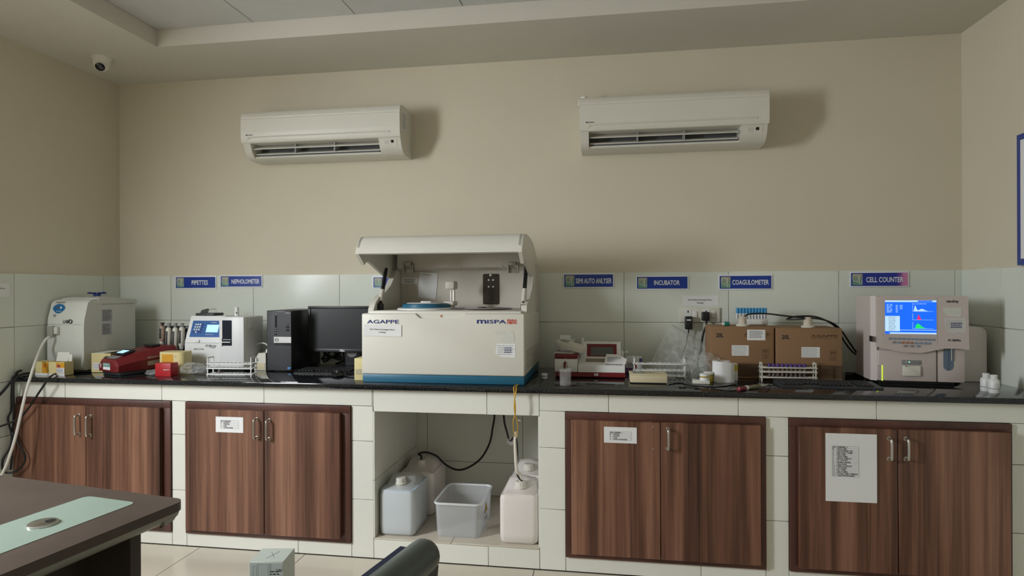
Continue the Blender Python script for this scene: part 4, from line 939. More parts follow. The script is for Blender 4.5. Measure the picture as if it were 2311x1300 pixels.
# tilted screen unit
S0, S1 = oY(1317, 790, SY+.17).x, oY(1401, 790, SY+.17).x; zs0 = z2-.004; zs1 = oY(1360, 771, SY+.22).z
sc = MB().prism([(SY+.15, zs0), (SY+.20, zs1), (SY+.235, zs1), (SY+.26, zs0)], S0, S1).build('screen_unit', WHITEP, t)
fs = Fr((0, SY+.15, zs0), (1, 0, 0), (0, .05, zs1-zs0)); LS = math.hypot(.05, zs1-zs0); ws = S1-S0
rp = patch(fs, S0+.09*ws, S0+.89*ws, LS*.12, LS*.87, RED, sc, 'red_bezel', .0004, .001); patch(fs, S0+.20*ws, S0+.80*ws, LS*.18, LS*.68, mat('grey blank lcd', (.10, .10, .095), .3), rp, 'screen', .0012, .0008)
MB().box(S1+.0, X1-.002, SY+.18, SY+.32, z2-.002, z2+.03, .003).build('side_block', WHITEP, t)
MB().lathe((X1-.003, SY+.25, z2+.022), [(.005, 0), (.005, .012), (.009, .014), (.009, .026)], 14, 'x').build('side_knob', WHITEP, t)
# sipper lever and needle
q = oY(1276, 825, SY-.004); lv = MB(); lv.prism(rrect(q.x-.009, q.x+.009, q.z-.018, q.z+.022, .0085), SY-.012, SY-.0045, 'y'); lv.build('sipper_lever', RED, t)
MB().tube([(q.x, SY-.006, q.z+.04), (q.x+.006, SY-.014, q.z+.01), (q.x+.004, SY-.05, q.z-.03)], .0018, 6).build('sipper_tube', WHITEW, t)
# rods on the left part
q = oY(1313, 792, SY+.14); b = MB(); b.tube([(q.x, SY+.14, zb), (q.x, SY+.14, q.z-.01), (q.x+.006, SY+.14, q.z+.075)], .006, 8, False); b.build('tube_post', WHITEP, t)
# paper, handset on the tower
c = ((X0+Xm)/2, SY+.12, zlr+.0045)
t2 = thing('paper_slip', 'crumpled white printed slip under the handset', 'paper', c, rz=-.25, local=True); patch(Fr((0, 0, 0), (1, 0, 0), (0, 1, 0)), -.045, .065, -.11, .07, PAPER, t2, 'sheet', 0, .0012); lines(Fr((0, 0, 0), (1, 0, 0), (0, 1, 0)), -.04, .04, -.06, .04, 8, GREYINK, t2, 'print', 11, .3, d=.0016)
t2 = thing('handset', 'ivory handheld meter lying on the white and red analyser', 'meter', (c[0]+.02, c[1]-.055, c[2]+.026), rz=-.5, local=True)
t2.rotation_euler = (math.radians(6), math.radians(14), -.5)
hb = MB().loft([[(x, y*wd, z) for x, y, z in ((xx, -1, 0), (xx, -1, .7*hh), (xx, -.8, hh), (xx, .8, hh), (xx, 1, .7*hh), (xx, 1, 0))] for xx, wd, hh in ((-.085, .026, .018), (-.075, .032, .024), (.03, .034, .028), (.07, .034, .030), (.088, .026, .026))]).build('shell', WHITEW, t2, smooth=35)
patch(Fr((0, 0, .0245), (1, 0, 0), (0, 1, 0)), -.062, -.022, -.018, .018, mat('grey lcd', (.30, .31, .27), .3), hb, 'display', .001, .003); patch(Fr((0, 0, .0275), (1, 0, 0), (0, 1, 0)), -.015, .055, -.025, .025, IVORY, hb, 'key_panel', .0, .002)
t2 = thing('folded_slip', 'small folded white slip standing behind the handset', 'paper', (c[0]-.01, c[1]+.04, c[2]+.002), rz=.1, local=True); b = MB(); b.box(-.035, .025, 0, .001, 0, .085); b.box(-.05, .05, .02, .021, 0, .062); b.build('sheet', PAPER, t2)
MB().lathe((.045, .01, .022), [(.024, 0), (.026, .012), (.01, .016)], 18, 'y').build('dark_knob', DARKG, t2)
# receipts on the sloping top
a0, a1 = oY(1367, 812, SY+.08).x, oY(1408, 812, SY+.08).x
t2 = thing('paper_slip', 'handwritten white slip lying below the tilted screen', 'paper', fr_.p((a0+a1)/2, LL*.55, .001), local=True)
ff = Fr((0, 0, .0), (1, -.1, 0), fr_.v); b = MB()
b.loft([[V((-.058, -.045, -.010)), V((.055, -.05, -.010)), V((.065, -.005, .012)), V((.02, .04, .032)), V((-.045, .045, .034))], [V((-.058, -.047, -.008)), V((.055, -.052, -.008)), V((.065, -.007, .014)), V((.02, .038, .034)), V((-.045, .043, .036))]]); b.build('sheet', PAPER, t2, smooth=False)
lines(Fr((0, -.003, .0135), (1, 0, 0), (0, .09, .045)), -.04, .045, -.03, .02, 4, NAVYINK, t2, 'handwriting', 5, .35, d=.0012)
# drinking-glass style cup of water
p = oZ(1275, 873, ZK); c = V((p.x, p.y+.027, ZK))
t2 = thing('plastic_cup', 'clear plastic cup of water under the sipper', 'cup', c, local=True)
MB().lathe((0, 0, 0), [(.0005, .001), (.027, .001), (.028, .004), (.0295, .085), (.0285, .085), (.0265, .006), (.0005, .004)], 26, cap=False).build('cup', sheet('cup plastic', (.82, .80, .80), .07, .1, .02, 4), t2)
MB().lathe((0, 0, .005), [(.026, 0), (.0275, .043), (.0005, .0435)], 24).build('water', sheet('water', (.62, .60, .62), .12, .02, .02, 4), t2)
# box of needles behind the incubator
Y0 = -.19; X0, X1, Z0, Z1 = R4(1412, 806, 1449, 832, Y0)
t2 = thing('needle_box', 'white box with purple print behind the beige incubator', 'box', ((X0+X1)/2, Y0+.03, ZK)); bb = box('box_body', PAPER, t2, X0, X1, Y0, Y0+.06, ZK+.0003, Z1, .001)
f = FY(Y0); patch(f, X0, X1, ZK+.001, ZK+.03, mat('lilac print', (.22, .10, .25), .5), bb, 'purple_band', .0003, .0005); lines(f, X0+.01, X0+.05, Z1-.055, Z1-.03, 3, INK, bb, 'print', 3); patch(f, X1-.04, X1-.025, Z1-.06, Z1-.035, REDINK, bb, 'logo', .0003, .0005)
# ------------------------------------------------------------------ incubator block
p = oZ(1423, 866, ZK); IY = p.y; X0, X1 = oY(1422, 855, IY).x, oY(1506, 855, IY).x; Zt_ = oY(1460, 846, IY).z
t = thing('incubator_block', 'beige dry-bath incubator with an empty glass tube in it', 'incubator', ((X0+X1)/2, IY+.06, ZK))
bd = MB().box(X0, X1, IY, IY+.13, ZK+.006, Zt_, .003).build('housing', BEIGE, t); MB().box(X0+.008, X1-.008, IY+.008, IY+.12, ZK+.0003, ZK+.007).build('feet', BLACKP, t)
tp = MB().box(X0-.002, X1+.002, IY-.002, IY+.132, Zt_-.003, Zt_+.002, .001).build('top_plate', BEIGE, t)
ft = Fr((0, IY, Zt_+.002), (1, 0, 0), (0, 1, 0)); w = X1-X0
patch(ft, X0+.08*w, X0+.40*w, .03, .09, mat('block wells', (.34, .34, .28), .4, .4), tp, 'well_block', .0002, .004)
for o_c in (tp, bd):
    sl2 = MB()
    for yy in (.035, .075): sl2.box(X0+.52*w, X0+.84*w, IY+yy, IY+yy+.022, Zt_-.03, Zt_+.02)
    cut(o_c, sl2)
q = ((X0+.26*w), IY+.06, Zt_+.006); t2 = thing('glass_tube', 'short clear glass tube standing in the beige incubator', 'test tube', q, local=True); MB().lathe((0, 0, 0), [(.012, 0), (.0125, .003), (.0125, .045), (.011, .045), (.011, .003)], 18, cap=False).build('tube', sheet('grey glass', (.5, .55, .52), .22, .05, .02, 4), t2)
A = oZ(1432, 852, ZK); B = oZ(1546, 857, ZK); A.z = B.z = ZK
A = V((oY(1432, 850, IY+.19).x, IY+.19, ZK)); B = V((oY(1546, 850, IY+.19).x, IY+.19, ZK))
t, L_ = rack('test_tube_rack', 'empty white test tube rack behind the beige incubator', A, B, .055, (.010, .040, .074), .115)
t2 = thing('sample_tube', 'purple-capped tube standing in the empty white rack', 'test tube', V(A)+V((.035, .03, .012)), local=True); MB().lathe((0, 0, 0), [(.003, 0), (.006, .003), (.006, .075)], 12).build('tube', GLASSY, t2); MB().lathe((0, 0, .072), [(.0085, 0), (.0085, .018), (.007, .02)], 14).build('cap', mat('navy cap', (.03, .02, .11), .4), t2)
# ------------------------------------------------------------------ socket plate with two plugs
X0, X1, Z0, Z1 = R4(1534, 694, 1624, 727, -.01)
t = thing('socket_plate', 'white double mains socket plate on the tiles', 'socket', ((X0+X1)/2, -.009, (Z0+Z1)/2))
pl = box('plate', WHITEW, t, X0, X1, -.02, -.0082, Z0, Z1, .003); w, h = X1-X0, Z1-Z0
for a in (.12, .57):
    patch(FY(-.02), X0+a*w, X0+(a+.17)*w, Z0+.08*h, Z1-.08*h, WHITEP, pl, 'socket_insert', .0002, .001); patch(FY(-.02), X0+(a+.21)*w, X0+(a+.31)*w, Z0+.3*h, Z1-.25*h, WHITEP, pl, 'switch', .0002, .005, .001)
    patch(FY(-.02), X0+(a+.07)*w, X0+(a+.10)*w, Z1-.36*h, Z1-.2*h, INK, pl, 'earth_hole', .0013, .0004)
X0, X1, Z0, Z1 = R4(1546, 714, 1562, 743, -.045)
t = thing('power_adapter', 'black plug-in power adapter in the left socket', 'adapter', ((X0+X1)/2, -.03, Z0)); ad = box('adapter_body', BLACKP, t, X0, X1, -.062, -.0215, Z0, Z1, .005, 3); patch(FY(-.062), X0+.008, X1-.008, Z1-.024, Z1-.017, WHITES, ad, 'label', .0002, .0005)
A = V(((X0+X1)/2, -.04, Z0)); MB().tube([A+V((0, 0, .003)), A+V((0, -.002, -.02))], .004, 8).build('strain_relief', BLACKP, ad)
cable('adapter_cable', [A+V((0, -.002, -.018)), A+V((-.008, 0, -.05)), oY(1549, 775, -.05), oY(1540, 800, -.06), oY(1534, 820, -.10), oY(1524, 840, -.12), oZ(1527, 848, ZK+.004), oZ(1545, 850, ZK+.004)], .0022, RUBBER, 'thin black adapter cable hanging behind the clear bag', 'cable')
X0, X1, Z0, Z1 = R4(1584, 704, 1601, 724, -.045)
t = thing('mains_plug', 'black three-pin mains plug in the right socket', 'plug', ((X0+X1)/2, -.03, Z0)); box('plug_body', BLACKP, t, X0, X1, -.058, -.0215, Z0, Z1, .005, 3)
A = V(((X0+X1)/2+.004, -.04, Z0+.004)); cable('mains_cable', [A, A+V((0, 0, -.03)), oY(1588, 750, -.05), oY(1584, 770, -.06), oY(1582, 790, -.07), oY(1575, 815, -.09), V((oY(1575, 815, -.09).x, -.12, ZK+.006))], .006, RUBBER, 'thick black mains cable hanging from the right plug', 'cable')
# ------------------------------------------------------------------ big clear bag
Y0 = -.15
cor = [oY(1515, 733, -.10), oY(1597, 781, -.12), oY(1597, 835, -.26), oY(1480, 850, -.22), oY(1465, 826, -.17)]
apex, rgt, rb, lb_, ll = cor
b = MB(); n = 26; seed = 5.0
for side in (0, 1):
    rows = []
    for i in range(n+1):
        s = i/n; row = []
        Lp = apex.lerp(ll, min(1, s*1.12)) if s < .893 else ll.lerp(lb_, (s-.893)/.107); Rp = apex.lerp(rgt, min(1, s*2.5)) if s < .4 else rgt.lerp(rb, (s-.4)/.6)
        for j in range(n+1):
            q = Lp.lerp(Rp, j/n); edge = max(0, math.sin(math.pi*j/n))**.5*max(0, math.sin(math.pi*min(1, s*.9+.05)))**.5
            d = noise.noise(q*16+V((0, seed, side)))*.018+noise.noise(q*45+V((side*3, 0, 0)))*.006
            y = q.y+(-.03 if side == 0 else .02)*edge+d*edge
            row.append(V((q.x, min(y, -.012), max(q.z+d*.3, ZK+.001))))
        rows.append(row)
    b.loft(rows, cap=False, closed=False)
bag = tag(b.build('plastic_bag', FILM, None, (1*lb_.x, -.2, ZK), smooth=22), 'large crinkled clear plastic bag leaning on the tiles below the socket', 'plastic bag')
MB().tube([apex, apex.lerp(rgt, .5)+V((0, -.012, .004)), rgt], .0016, 6).build('sealed_edge', GREYP, bag); MB().tube([apex, apex.lerp(ll, .5), ll], .001, 6).build('sealed_edge', WHITEP, bag)
p = oZ(1590, 856, ZK); lump('plastic_bag', 'puffed clear plastic bag slumped against the carton', (oY(1585, 830, -.36).x, -.36, ZK), .105, .055, .065, 21.7, amp=.35)
# ------------------------------------------------------------------ specimen pots, timer, roll, pipette
UR = mat('yellow urine', (.42, .32, .02), .15)
for x, y, lb in ((1590, 866, 'yellow specimen pot with a white lid behind the white timer'), (1600, 862, 'yellow specimen pot with a white lid next to the paper roll')):
    yy = -.54 if x < 1595 else -.47; q = oY(x+ (0 if x < 1595 else -1), 850, yy)
    vial('specimen_pot', lb, 'specimen pot', (q.x, yy, ZK), .0225, .040, .012, UR, WHITEP, (.006, .032, WHITES) if x < 1595 else None)
p = oZ(1566, 867, ZK); X1_ = oZ(1604, 869, ZK)
t = thing('timer', 'small white digital timer with two tiny displays', 'timer', ((p.x+X1_.x)/2, p.y+.035, ZK), rz=-.1, local=True)
bd = MB().box(-.042, .042, -.035, .035, .0005, .018, .004).build('case', WHITEW, t)
for a in (-.03, .005): patch(Fr((0, 0, .018), (1, 0, 0), (0, 1, 0)), a, a+.025, 0, .02, GREYP, bd, 'display', 0, .0012)
RY = -.50; X0, X1, Z0, Z1 = R4(1611, 817, 1652, 862, RY); r = (X1-X0)/2
t = thing('paper_roll', 'upright white roll of tissue paper with its loose end open', 'paper roll', ((X0+X1)/2, RY+r, ZK))
cx, cy = (X0+X1)/2, RY+r; MB().lathe((cx, cy, ZK+.0003), [(r, 0), (r, Z1-ZK), (.021, Z1-ZK), (.021, .002)], 36, cap=False).build('roll', PAPER, t)
MB().lathe((cx, cy, ZK+.001), [(.021, 0), (.021, Z1-ZK-.001), (.019, Z1-ZK-.001), (.019, 0)], 20, cap=False).build('core', CARD, t)
b = MB(); b.loft([[(cx, RY+.001, ZK+.001), (cx+r*.9, RY+.004, ZK+.001), (cx+r*1.35, RY+.02, ZK+.001)], [(cx, RY+.001, Z1), (cx+r*.9, RY+.004, Z1-.004), (cx+r*1.35, RY+.02, Z1-.008)]], cap=False, closed=False)
b.loft([[(cx, RY+.0, ZK+.001), (cx+r*.9, RY+.003, ZK+.001), (cx+r*1.35, RY+.019, ZK+.001)], [(cx, RY+.0, Z1), (cx+r*.9, RY+.003, Z1-.004), (cx+r*1.35, RY+.019, Z1-.008)]], cap=False, closed=False); b.build('loose_end', PAPER, t)
Y0 = -.44; X0, X1, Z0, Z1 = R4(1640, 822, 1667, 858, Y0); t = thing('small_carton', 'white and yellow card carton behind the paper roll', 'carton', ((X0+X1)/2, Y0+.03, ZK)); X0 = max(X0, cx+r+.001-.02); bb = box('box_body', PAPER, t, cx+r*.75+.03, X1, Y0+.02, Y0+.07, ZK+.0003, Z1, .001); patch(FY(Y0+.02), X1-.035, X1-.001, ZK+.05, Z1-.004, mat('yellow print', (.60, .50, .05), .5), bb, 'yellow_panel', .0002, .0005)
A = oZ(1667, 878, ZK+.012); B = oZ(1730, 869, ZK+.008)
t = thing('pipette', 'used pipette with a red end lying on the worktop', 'pipette', A, local=True)
d = (B-A); Ln = d.length; q = d.to_track_quat('X', 'Z').to_matrix().to_4x4()
def px(prof, m, nm): MB().lathe((0, 0, 0), prof, 14, 'x').xf(q).build(nm, m, t)
px([(.008, -.002), (.0105, 0), (.0105, Ln*.22), (.008, Ln*.24)], mat('maroon end', (.22, .03, .04), .4), 'button'); px([(.010, Ln*.22), (.0115, Ln*.24), (.0115, Ln*.30), (.007, Ln*.32)], WHITEP, 'collar'); px([(.007, Ln*.31), (.0095, Ln*.40), (.0105, Ln*.6), (.006, Ln*.76)], mat('olive grip', (.24, .22, .12), .5), 'grip'); px([(.0055, Ln*.75), (.005, Ln*.85), (.0022, Ln*1.02)], WHITEW, 'tip')
cable('thin_cable', [oZ(1508, 868, ZK+.003), oZ(1535, 864, ZK+.003), oZ(1552, 868, ZK+.003), oZ(1600, 873, ZK+.003), oZ(1632, 872, ZK+.003), oZ(1660, 868, ZK+.003), oZ(1666, 872, ZK+.003)], .003, RUBBER, 'thin black cable snaking along the worktop past the timer', 'cable')
cable('thin_cable', [oZ(1604, 876, ZK+.003), oZ(1625, 879, ZK+.003), oZ(1645, 882, ZK+.003), oZ(1662, 881, ZK+.005)], .003, RUBBER, 'short thin black cable ending at the lying pipette', 'cable')
# ------------------------------------------------------------------ two 20L cartons
def carton(label, rect, Y, extra):
    X0, X1, Z0, Z1 = R4(*rect, Y); D_ = -Y-.13; t = thing('cardboard_box', label, 'cardboard box', ((X0+X1)/2, Y+D_/2, ZK), group='brown 20L reagent cartons')
    bd = box('box_body', CARD, t, X0, X1, Y, Y+D_, ZK+.0003, Z1, .003)
    f = FY(Y); w, h = X1-X0, Z1-ZK
    MB().box(X0+.001, X1-.001, Y+D_*.48, Y+D_*.52, Z1, Z1+.001).build('tape', mat('brown tape strip', (.30, .19, .10), .3), bd)
    PA = bpy.data.materials.get('doodle print band') or bpy.data.materials.new('doodle print band')
    if not PA.use_nodes:
        PA.use_nodes = True; nt = PA.node_tree; tc = nt.nodes.new('ShaderNodeTexCoord'); vo = nt.nodes.new('ShaderNodeTexNoise'); vo.inputs['Scale'].default_value = 60; vo.inputs['Distortion'].default_value = 3
        nt.links.new(tc.outputs['Object'], vo.inputs['Vector']); rr = ramp(nt, [(.40, (.13, .075, .04)), (.46, (.045, .025, .012)), (.52, (.15, .085, .045)), (.58, (.05, .03, .015)), (.66, (.14, .08, .04))]); nt.links.new(vo.outputs[0], rr.inputs[0]); nt.links.new(rr.outputs[0], nt.nodes['Principled BSDF'].inputs['Base Color']); nt.nodes['Principled BSDF'].inputs['Roughness'].default_value = .8
    patch(f, X0+.002, X1-.002, ZK+.012, ZK+h*.29, PA, bd, 'print_band', .0002, .0004)
    text(f, '20L', X0+.08*w, X0+.20*w, Z1-.21*h, Z1-.13*h, INK, bd, 'lettering', .03)
    text(f, 'AGAPPE', X0+.53*w, X0+.93*w, Z1-.165*h, Z1-.125*h, CARDD, bd, 'lettering', .03); text(f, 'Diagnostics Switzerland GmbH', X0+.53*w, X0+.93*w, Z1-.195*h, Z1-.182*h, CARDD, bd, 'lettering', .01)
    lw = [.33, .60] if extra else [.38, .66]
    lb = patch(f, X0+lw[0]*w, X0+lw[1]*w, ZK+.44*h, ZK+.64*h, PAPER, bd, 'shipping_label', .0003, .0006); lines(f, X0+(lw[0]+.01)*w, X0+(lw[1]-.02)*w, ZK+.45*h, ZK+.63*h, 7, GREYINK, lb, 'print', 7, .3, d=.0012)
    for k, s in ((0, 'IVD'), (1, '')):
        a0, a1, b0, b1 = X0+.82*w, X0+.91*w, ZK+(.50-.105*k)*h, ZK+(.57-.105*k)*h; b = MB(); e = .0012
        for q in ((a0, a1, b0, b0+e), (a0, a1, b1-e, b1), (a0, a0+e, b0, b1), (a1-e, a1, b0, b1)): b.box(q[0], q[1], Y-.0008, Y, q[2], q[3])
        if k: b.box((a0+a1)/2-e/2, (a0+a1)/2+e/2, Y-.0008, Y, b0, b1); b.box(a1-.012, a1-.009, Y-.0008, Y, b0+.006, b1-.006)
        b.build('symbol', CARDD, bd, smooth=False)
        if s: text(f, s, a0+.004, a1-.004, b0+.005, b1-.005, CARDD, bd, 'lettering', .02)
    if extra:
        X2, X3, Z2, Z3 = R4(1686, 744, 1727, 768, Y); l2 = patch(f, X2, X3, Z2, Z3, PAPER, bd, 'paper_label', .0008, .0006); lines(f, X2+.012, X3-.01, Z2+.012, Z3-.005, 6, INK, l2, 'print', 13, .35, d=.0018)
    return t, X0, X1, Y, Z1
cA = carton('brown 20L carton with an extra white label over its lettering', (1605, 737, 1747, 855), -.34, True)
cB = carton('brown 20L carton with uncovered AGAPPE lettering beside the cell counter', (1753, 741, 1901, 858), -.36, False)
# blue-capped tubes on the first carton
zt = cA[4]; Y0 = -.20; X0, X1, Z0, Z1 = R4(1661, 724, 1732, 735, Y0)
t = thing('foam_rack', 'white foam tube tray on top of a brown carton', 'tube tray', ((X0+X1)/2, Y0+.02, zt), local=False)
MB().box(X0+.025, X1+.004, Y0, Y0+.05, zt+.001, zt+.032, .004).build('tray', WHITEP, t)
zc = oY(1695, 695, Y0).z; BC = mat('sky blue cap', (.04, .28, .55), .4)
tb = None
for k in range(10):
    x = oY(1664+7.0*k+.8, 710, Y0).x; c = V((x, Y0+.006, zt+.033 if k > 2 else zt+.033))
    if tb is None:
        hgt = zc-zt-.033
        tb = thing('sample_tube', 'blue-capped sample tube in the row on the foam tray', 'test tube', c, local=True, group='blue-capped tubes on the carton')
        MB().lathe((0, 0, 0), [(.004, -.002), (.0068, .002), (.0068, hgt-.02)], 12).build('tube', WHITEP, tb); patch(Fr((0, -.0069, 0)), -.0012, .0018, .002, hgt-.034, mat('navy ink stripe', (.05, .05, .22), .6), tb, 'ink_mark', 0, .0003)
        MB().lathe((0, 0, hgt-.030), [(.0082, 0), (.0085, .002), (.0085, .026), (.007, .030)], 14).build('cap', BC, tb)
    else: copy_thing(tb, c)
# green-capped tube and taped bungs
p = oZ(1655, 736, zt+.008); t = thing('sample_tube', 'green-capped tube lying on the brown carton', 'test tube', (p.x, -.30, zt+.012), rz=.2, local=True)
MB().lathe((-.03, 0, 0), [(.008, 0), (.008, .03), (.006, .05)], 14, 'x').build('tube', WHITEP, t); MB().lathe((-.022, 0, .0), [(.011, 0), (.012, .002), (.012, .024), (.01, .026)], 16, 'x').build('cap', mat('green cap', (.01, .18, .13), .4), t)
TAPE = mat('cream rubber tape', (.60, .53, .44), .6, bump=.2)
def bung(label, c, s):
    t = thing('bottle_bung', label, 'bung', c, local=True)
    MB().lathe((0, 0, 0), [(.034*s, 0), (.036*s, .006), (.026*s, .012), (.02*s, .014)], 22).build('flange', WHITEW, t); MB().lathe((0, 0, .012), [(.020*s, 0), (.024*s, .010), (.020*s, .022), (.023*s, .030), (.012*s, .042)], 20).build('taped_neck', TAPE, t)
    return t
p = oY(1676, 725, -.31); bung('taped cream bung on the carton with tubes', (p.x, -.305, zt+.0005), .95); qA = V((p.x+.012, -.305, zt+.045))
ztB = cB[4]; p = oY(1823, 733, -.30); bung('taped cream bung on the carton with uncovered lettering', (p.x, -.30, ztB+.0005), .95); qB = V((p.x, -.30, ztB+.04))
e1 = oY(1925, 790, -.22)
cable('sensor_cable', [qA, qA+V((.01, -.002, .016)), oY(1700, 708, -.26), oY(1730, 708, -.25), oY(1765, 712, -.25), oY(1800, 716, -.26), oY(1850, 720, -.24), oY(1880, 730, -.22), oY(1898, 745, -.2), oY(1915, 770, -.18), oY(1935, 798, -.16), oY(1950, 812, -.15)], .0045, RUBBER, 'black cable arching over both cartons to the cell counter', 'cable')
cable('sensor_cable', [qB, qB+V((-.008, -.01, .006)), oY(1790, 721, -.28), oY(1776, 720, -.26), oY(1800, 714, -.24), oY(1845, 716, -.22), oY(1885, 737, -.2), oY(1905, 770, -.17), oY(1925, 795, -.15), oY(1945, 806, -.14)], .0045, RUBBER, 'black cable running from the taped bung down to the cell counter', 'cable')
cable('thin_cable', [oY(1948, 812, -.15), oY(1940, 825, -.14), oY(1940, 838, -.13), oZ(1950, 843, ZK+.004), oZ(1925, 842, ZK+.004), oZ(1908, 841, ZK+.004)], .004, RUBBER, 'black lead lying behind the cell counter on the worktop', 'cable')
# ------------------------------------------------------------------ purple-capped tubes in a rack
A = oZ(1717, 876, ZK); B = oZ(1840, 871, ZK)
A = V((oY(1720, 862, -.43).x, -.43, ZK)); B = V((oY(1842, 862, -.425).x, -.425, ZK))
t, L_ = rack('test_tube_rack', 'white rack full of purple-capped blood tubes', A, B, .045, (.018, .046, .068), .098, WHITEW)
PC = mat('purple cap', (.055, .02, .20), .4); BLOOD = mat('dark blood', (.035, .004, .008), .2)
tb = None
for k in range(9):
    q = A.lerp(B, (.155+.082*k)); c = V((q.x, q.y+.0225, ZK+.019))
    if tb is None:
        tb = thing('blood_tube', 'purple-capped blood tube standing in the full white rack', 'test tube', c, local=True, group='purple-capped blood tubes')
        MB().lathe((0, 0, 0), [(.002, 0), (.0062, .004), (.0062, .055)], 12).build('tube', sheet('tube glass', (.7, .62, .60), .16, .1, .02, 4), tb); MB().lathe((0, 0, .0015), [(.002, 0), (.0058, .004), (.0058, .026), (.0004, .0262)], 12).build('blood', BLOOD, tb); MB().lathe((0, 0, .053), [(.0078, 0), (.008, .002), (.008, .016), (.0065, .018)], 14).build('cap', PC, tb)
    else: copy_thing(tb, c)
# ------------------------------------------------------------------ cell counter
CY = oZ(2080, 869, ZK).y; CX0, CX1 = oY(1981, 780, CY).x, oY(2176, 780, CY).x
CZT = oY(2080, 668, CY).z; t = thing('cell_counter', 'pinkish grey blood cell counter with a lit blue screen', 'analyser', ((CX0+CX1)/2, CY+.18, ZK))
t.rotation_euler = (0, 0, -.09); t.location.x += .018; CB = CY+.27; zb = ZK+.014; w = CX1-CX0; h = CZT-ZK
Xc1 = oY(2174, 850, CY).x
LBX = CX0-.045
body = MB()
body.prism([(CX0, CY+.02), (Xc1-.006, CY+.02), (Xc1-.006, CB), (CX0-.01, CB)], zb, CZT-.004, 'z')
bo = body.build('body', PINKG, t)
MB().prism([(CX0+.004, CY+.012), (CX0-.02, CY+.03), (CX0-.02, CB), (CX0+.004, CB)], zb, CZT, 'z').build('side_panel', PINKG, t)
# upper door: lower edge is a wave
zf = lambda y: oY(2080, y, CY).z
wave = [(CX0, oY(1984, 783, CY).z), (oY(2010, 790, CY).x, oY(2010, 790, CY).z), (oY(2040, 796, CY).x, oY(2040, 795, CY).z), (oY(2075, 796, CY).x, oY(2075, 796, CY).z), (oY(2105, 790, CY).x, oY(2105, 790, CY).z), (oY(2125, 785, CY).x, oY(2125, 785.5, CY).z), (oY(2150, 785, CY).x, oY(2150, 785.5, CY).z), (CX1+.004, oY(2180, 788, CY).z)]
up = MB().prism(wave+[(CX1, CZT-.004), (CX1-.01, CZT), (CX0+.01, CZT), (CX0, CZT-.004)], CY-.02, CY+.03, 'y').build('upper_door', PINKG, t)
lowx = oY(2112, 830, CY).x
MB().box(CX0+.004, lowx, CY-.002, CY+.03, zb+.002, wave[3][1]+.01, .006, 3).build('lower_door', PINKG, t)
MB().box(lowx+.004, Xc1, CY+.004, CY+.03, zb+.002, wave[5][1]+.01, .004).build('sample_bay', PINKG, t)
MB().box(CX0+.02, Xc1-.03, CY+.04, CB-.03, ZK+.0003, zb+.001).build('feet', BLACKP, t)
FYc = CY-.02; f = FY(FYc)
q = R4(1994, 672, 2114, 776, FYc); patch(f, q[0], q[1], q[2], q[3], mat('pinkish grey panel', (.55, .48, .46), .4), up, 'control_panel', .0, .0012)
q = R4(2000, 678, 2112, 754, FYc); SCR = mat('screen blue', (.0, .03, .2), .3, emit=(.005, .13, .85), estr=1.0, var=0); scw = mat('screen white', (.4, .5, .6), .3, emit=(.45, .72, .95), estr=.75, var=0)
sc = patch(f, *q, SCR, up, 'lit_screen', .0012, .001); X0, X1, Z0, Z1 = q; sw, shh = X1-X0, Z1-Z0
SX = lambda a: X0+a*sw; SZ = lambda b_: Z1-b_*shh
def srect(a0, a1, b0, b1, m, nm, d=.0023): return patch(f, SX(a0), SX(a1), SZ(b1), SZ(b0), m, sc, nm, d, .0003)
srect(0, 1, 0, .05, scw, 'title_bar'); srect(.64, .92, .005, .045, SCR, 'clock', .0027); srect(0, 1, .955, 1, scw, 'status_bar'); srect(0, .09, .955, 1, SCR, 'status_tab', .0027); srect(.29, 1, .875, .89, scw, 'divider_line')
srect(0, .29, .425, .92, scw, 'menu'); srect(0, .29, .425, .465, SCR, 'menu_title', .0027)
lines(f, SX(.07), SX(.22), SZ(.91), SZ(.48), 9, GREYINK, sc, 'menu_print', 3, .25, d=.0030, word=.4)
lines(f, SX(.03), SX(.15), SZ(.37), SZ(.10), 7, scw, sc, 'value_print', 4, .35, d=.0027, word=.7); lines(f, SX(.21), SX(.26), SZ(.37), SZ(.13), 7, scw, sc, 'value_print', 5, .35, d=.0027, word=.8); lines(f, SX(.29), SX(.36), SZ(.27), SZ(.13), 4, scw, sc, 'value_print', 6, .35, d=.0027, word=.9); text(f, 'Time: 11-02-2024 10:28', SX(.53), SX(.80), SZ(.115), SZ(.09), scw, sc, 'lettering', .01, d=.0027)
def curve(base, pts, m, nm): poly(f, [(SX(a), SZ(b_)) for a, b_ in pts], m, sc, nm, .0026, .0003)
curve(.32, [(.56, .32), (.585, .155), (.60, .17), (.62, .26), (.65, .295), (.68, .27), (.71, .25), (.74, .255), (.78, .29), (.84, .32)], scw, 'white_histogram')
curve(.57, [(.62, .57), (.635, .52), (.65, .43), (.66, .43), (.68, .50), (.71, .57)], mat('screen red', (.4, 0, .05), .3, emit=(.75, .01, .12), estr=1.0, var=0), 'red_histogram')
curve(.83, [(.585, .83), (.61, .72), (.635, .69), (.66, .695), (.71, .76), (.77, .815), (.82, .83)], mat('screen green', (0, .4, .1), .3, emit=(.01, .62, .12), estr=1.0, var=0), 'green_histogram')
b = MB()
for bz in (.325, .575, .835): b.box(SX(.54), SX(.94), FYc-.0028, FYc-.0022, SZ(bz+.006), SZ(bz)); b.box(SX(.54), SX(.544), FYc-.0028, FYc-.0022, SZ(bz), SZ(bz-.19))
b.build('axes', scw, sc, smooth=False)
KB = mat('blue grey key', (.24, .29, .38), .45); KO = mat('orange key', (.36, .17, .10), .45); KG = mat('grey key', (.25, .25, .25), .45)
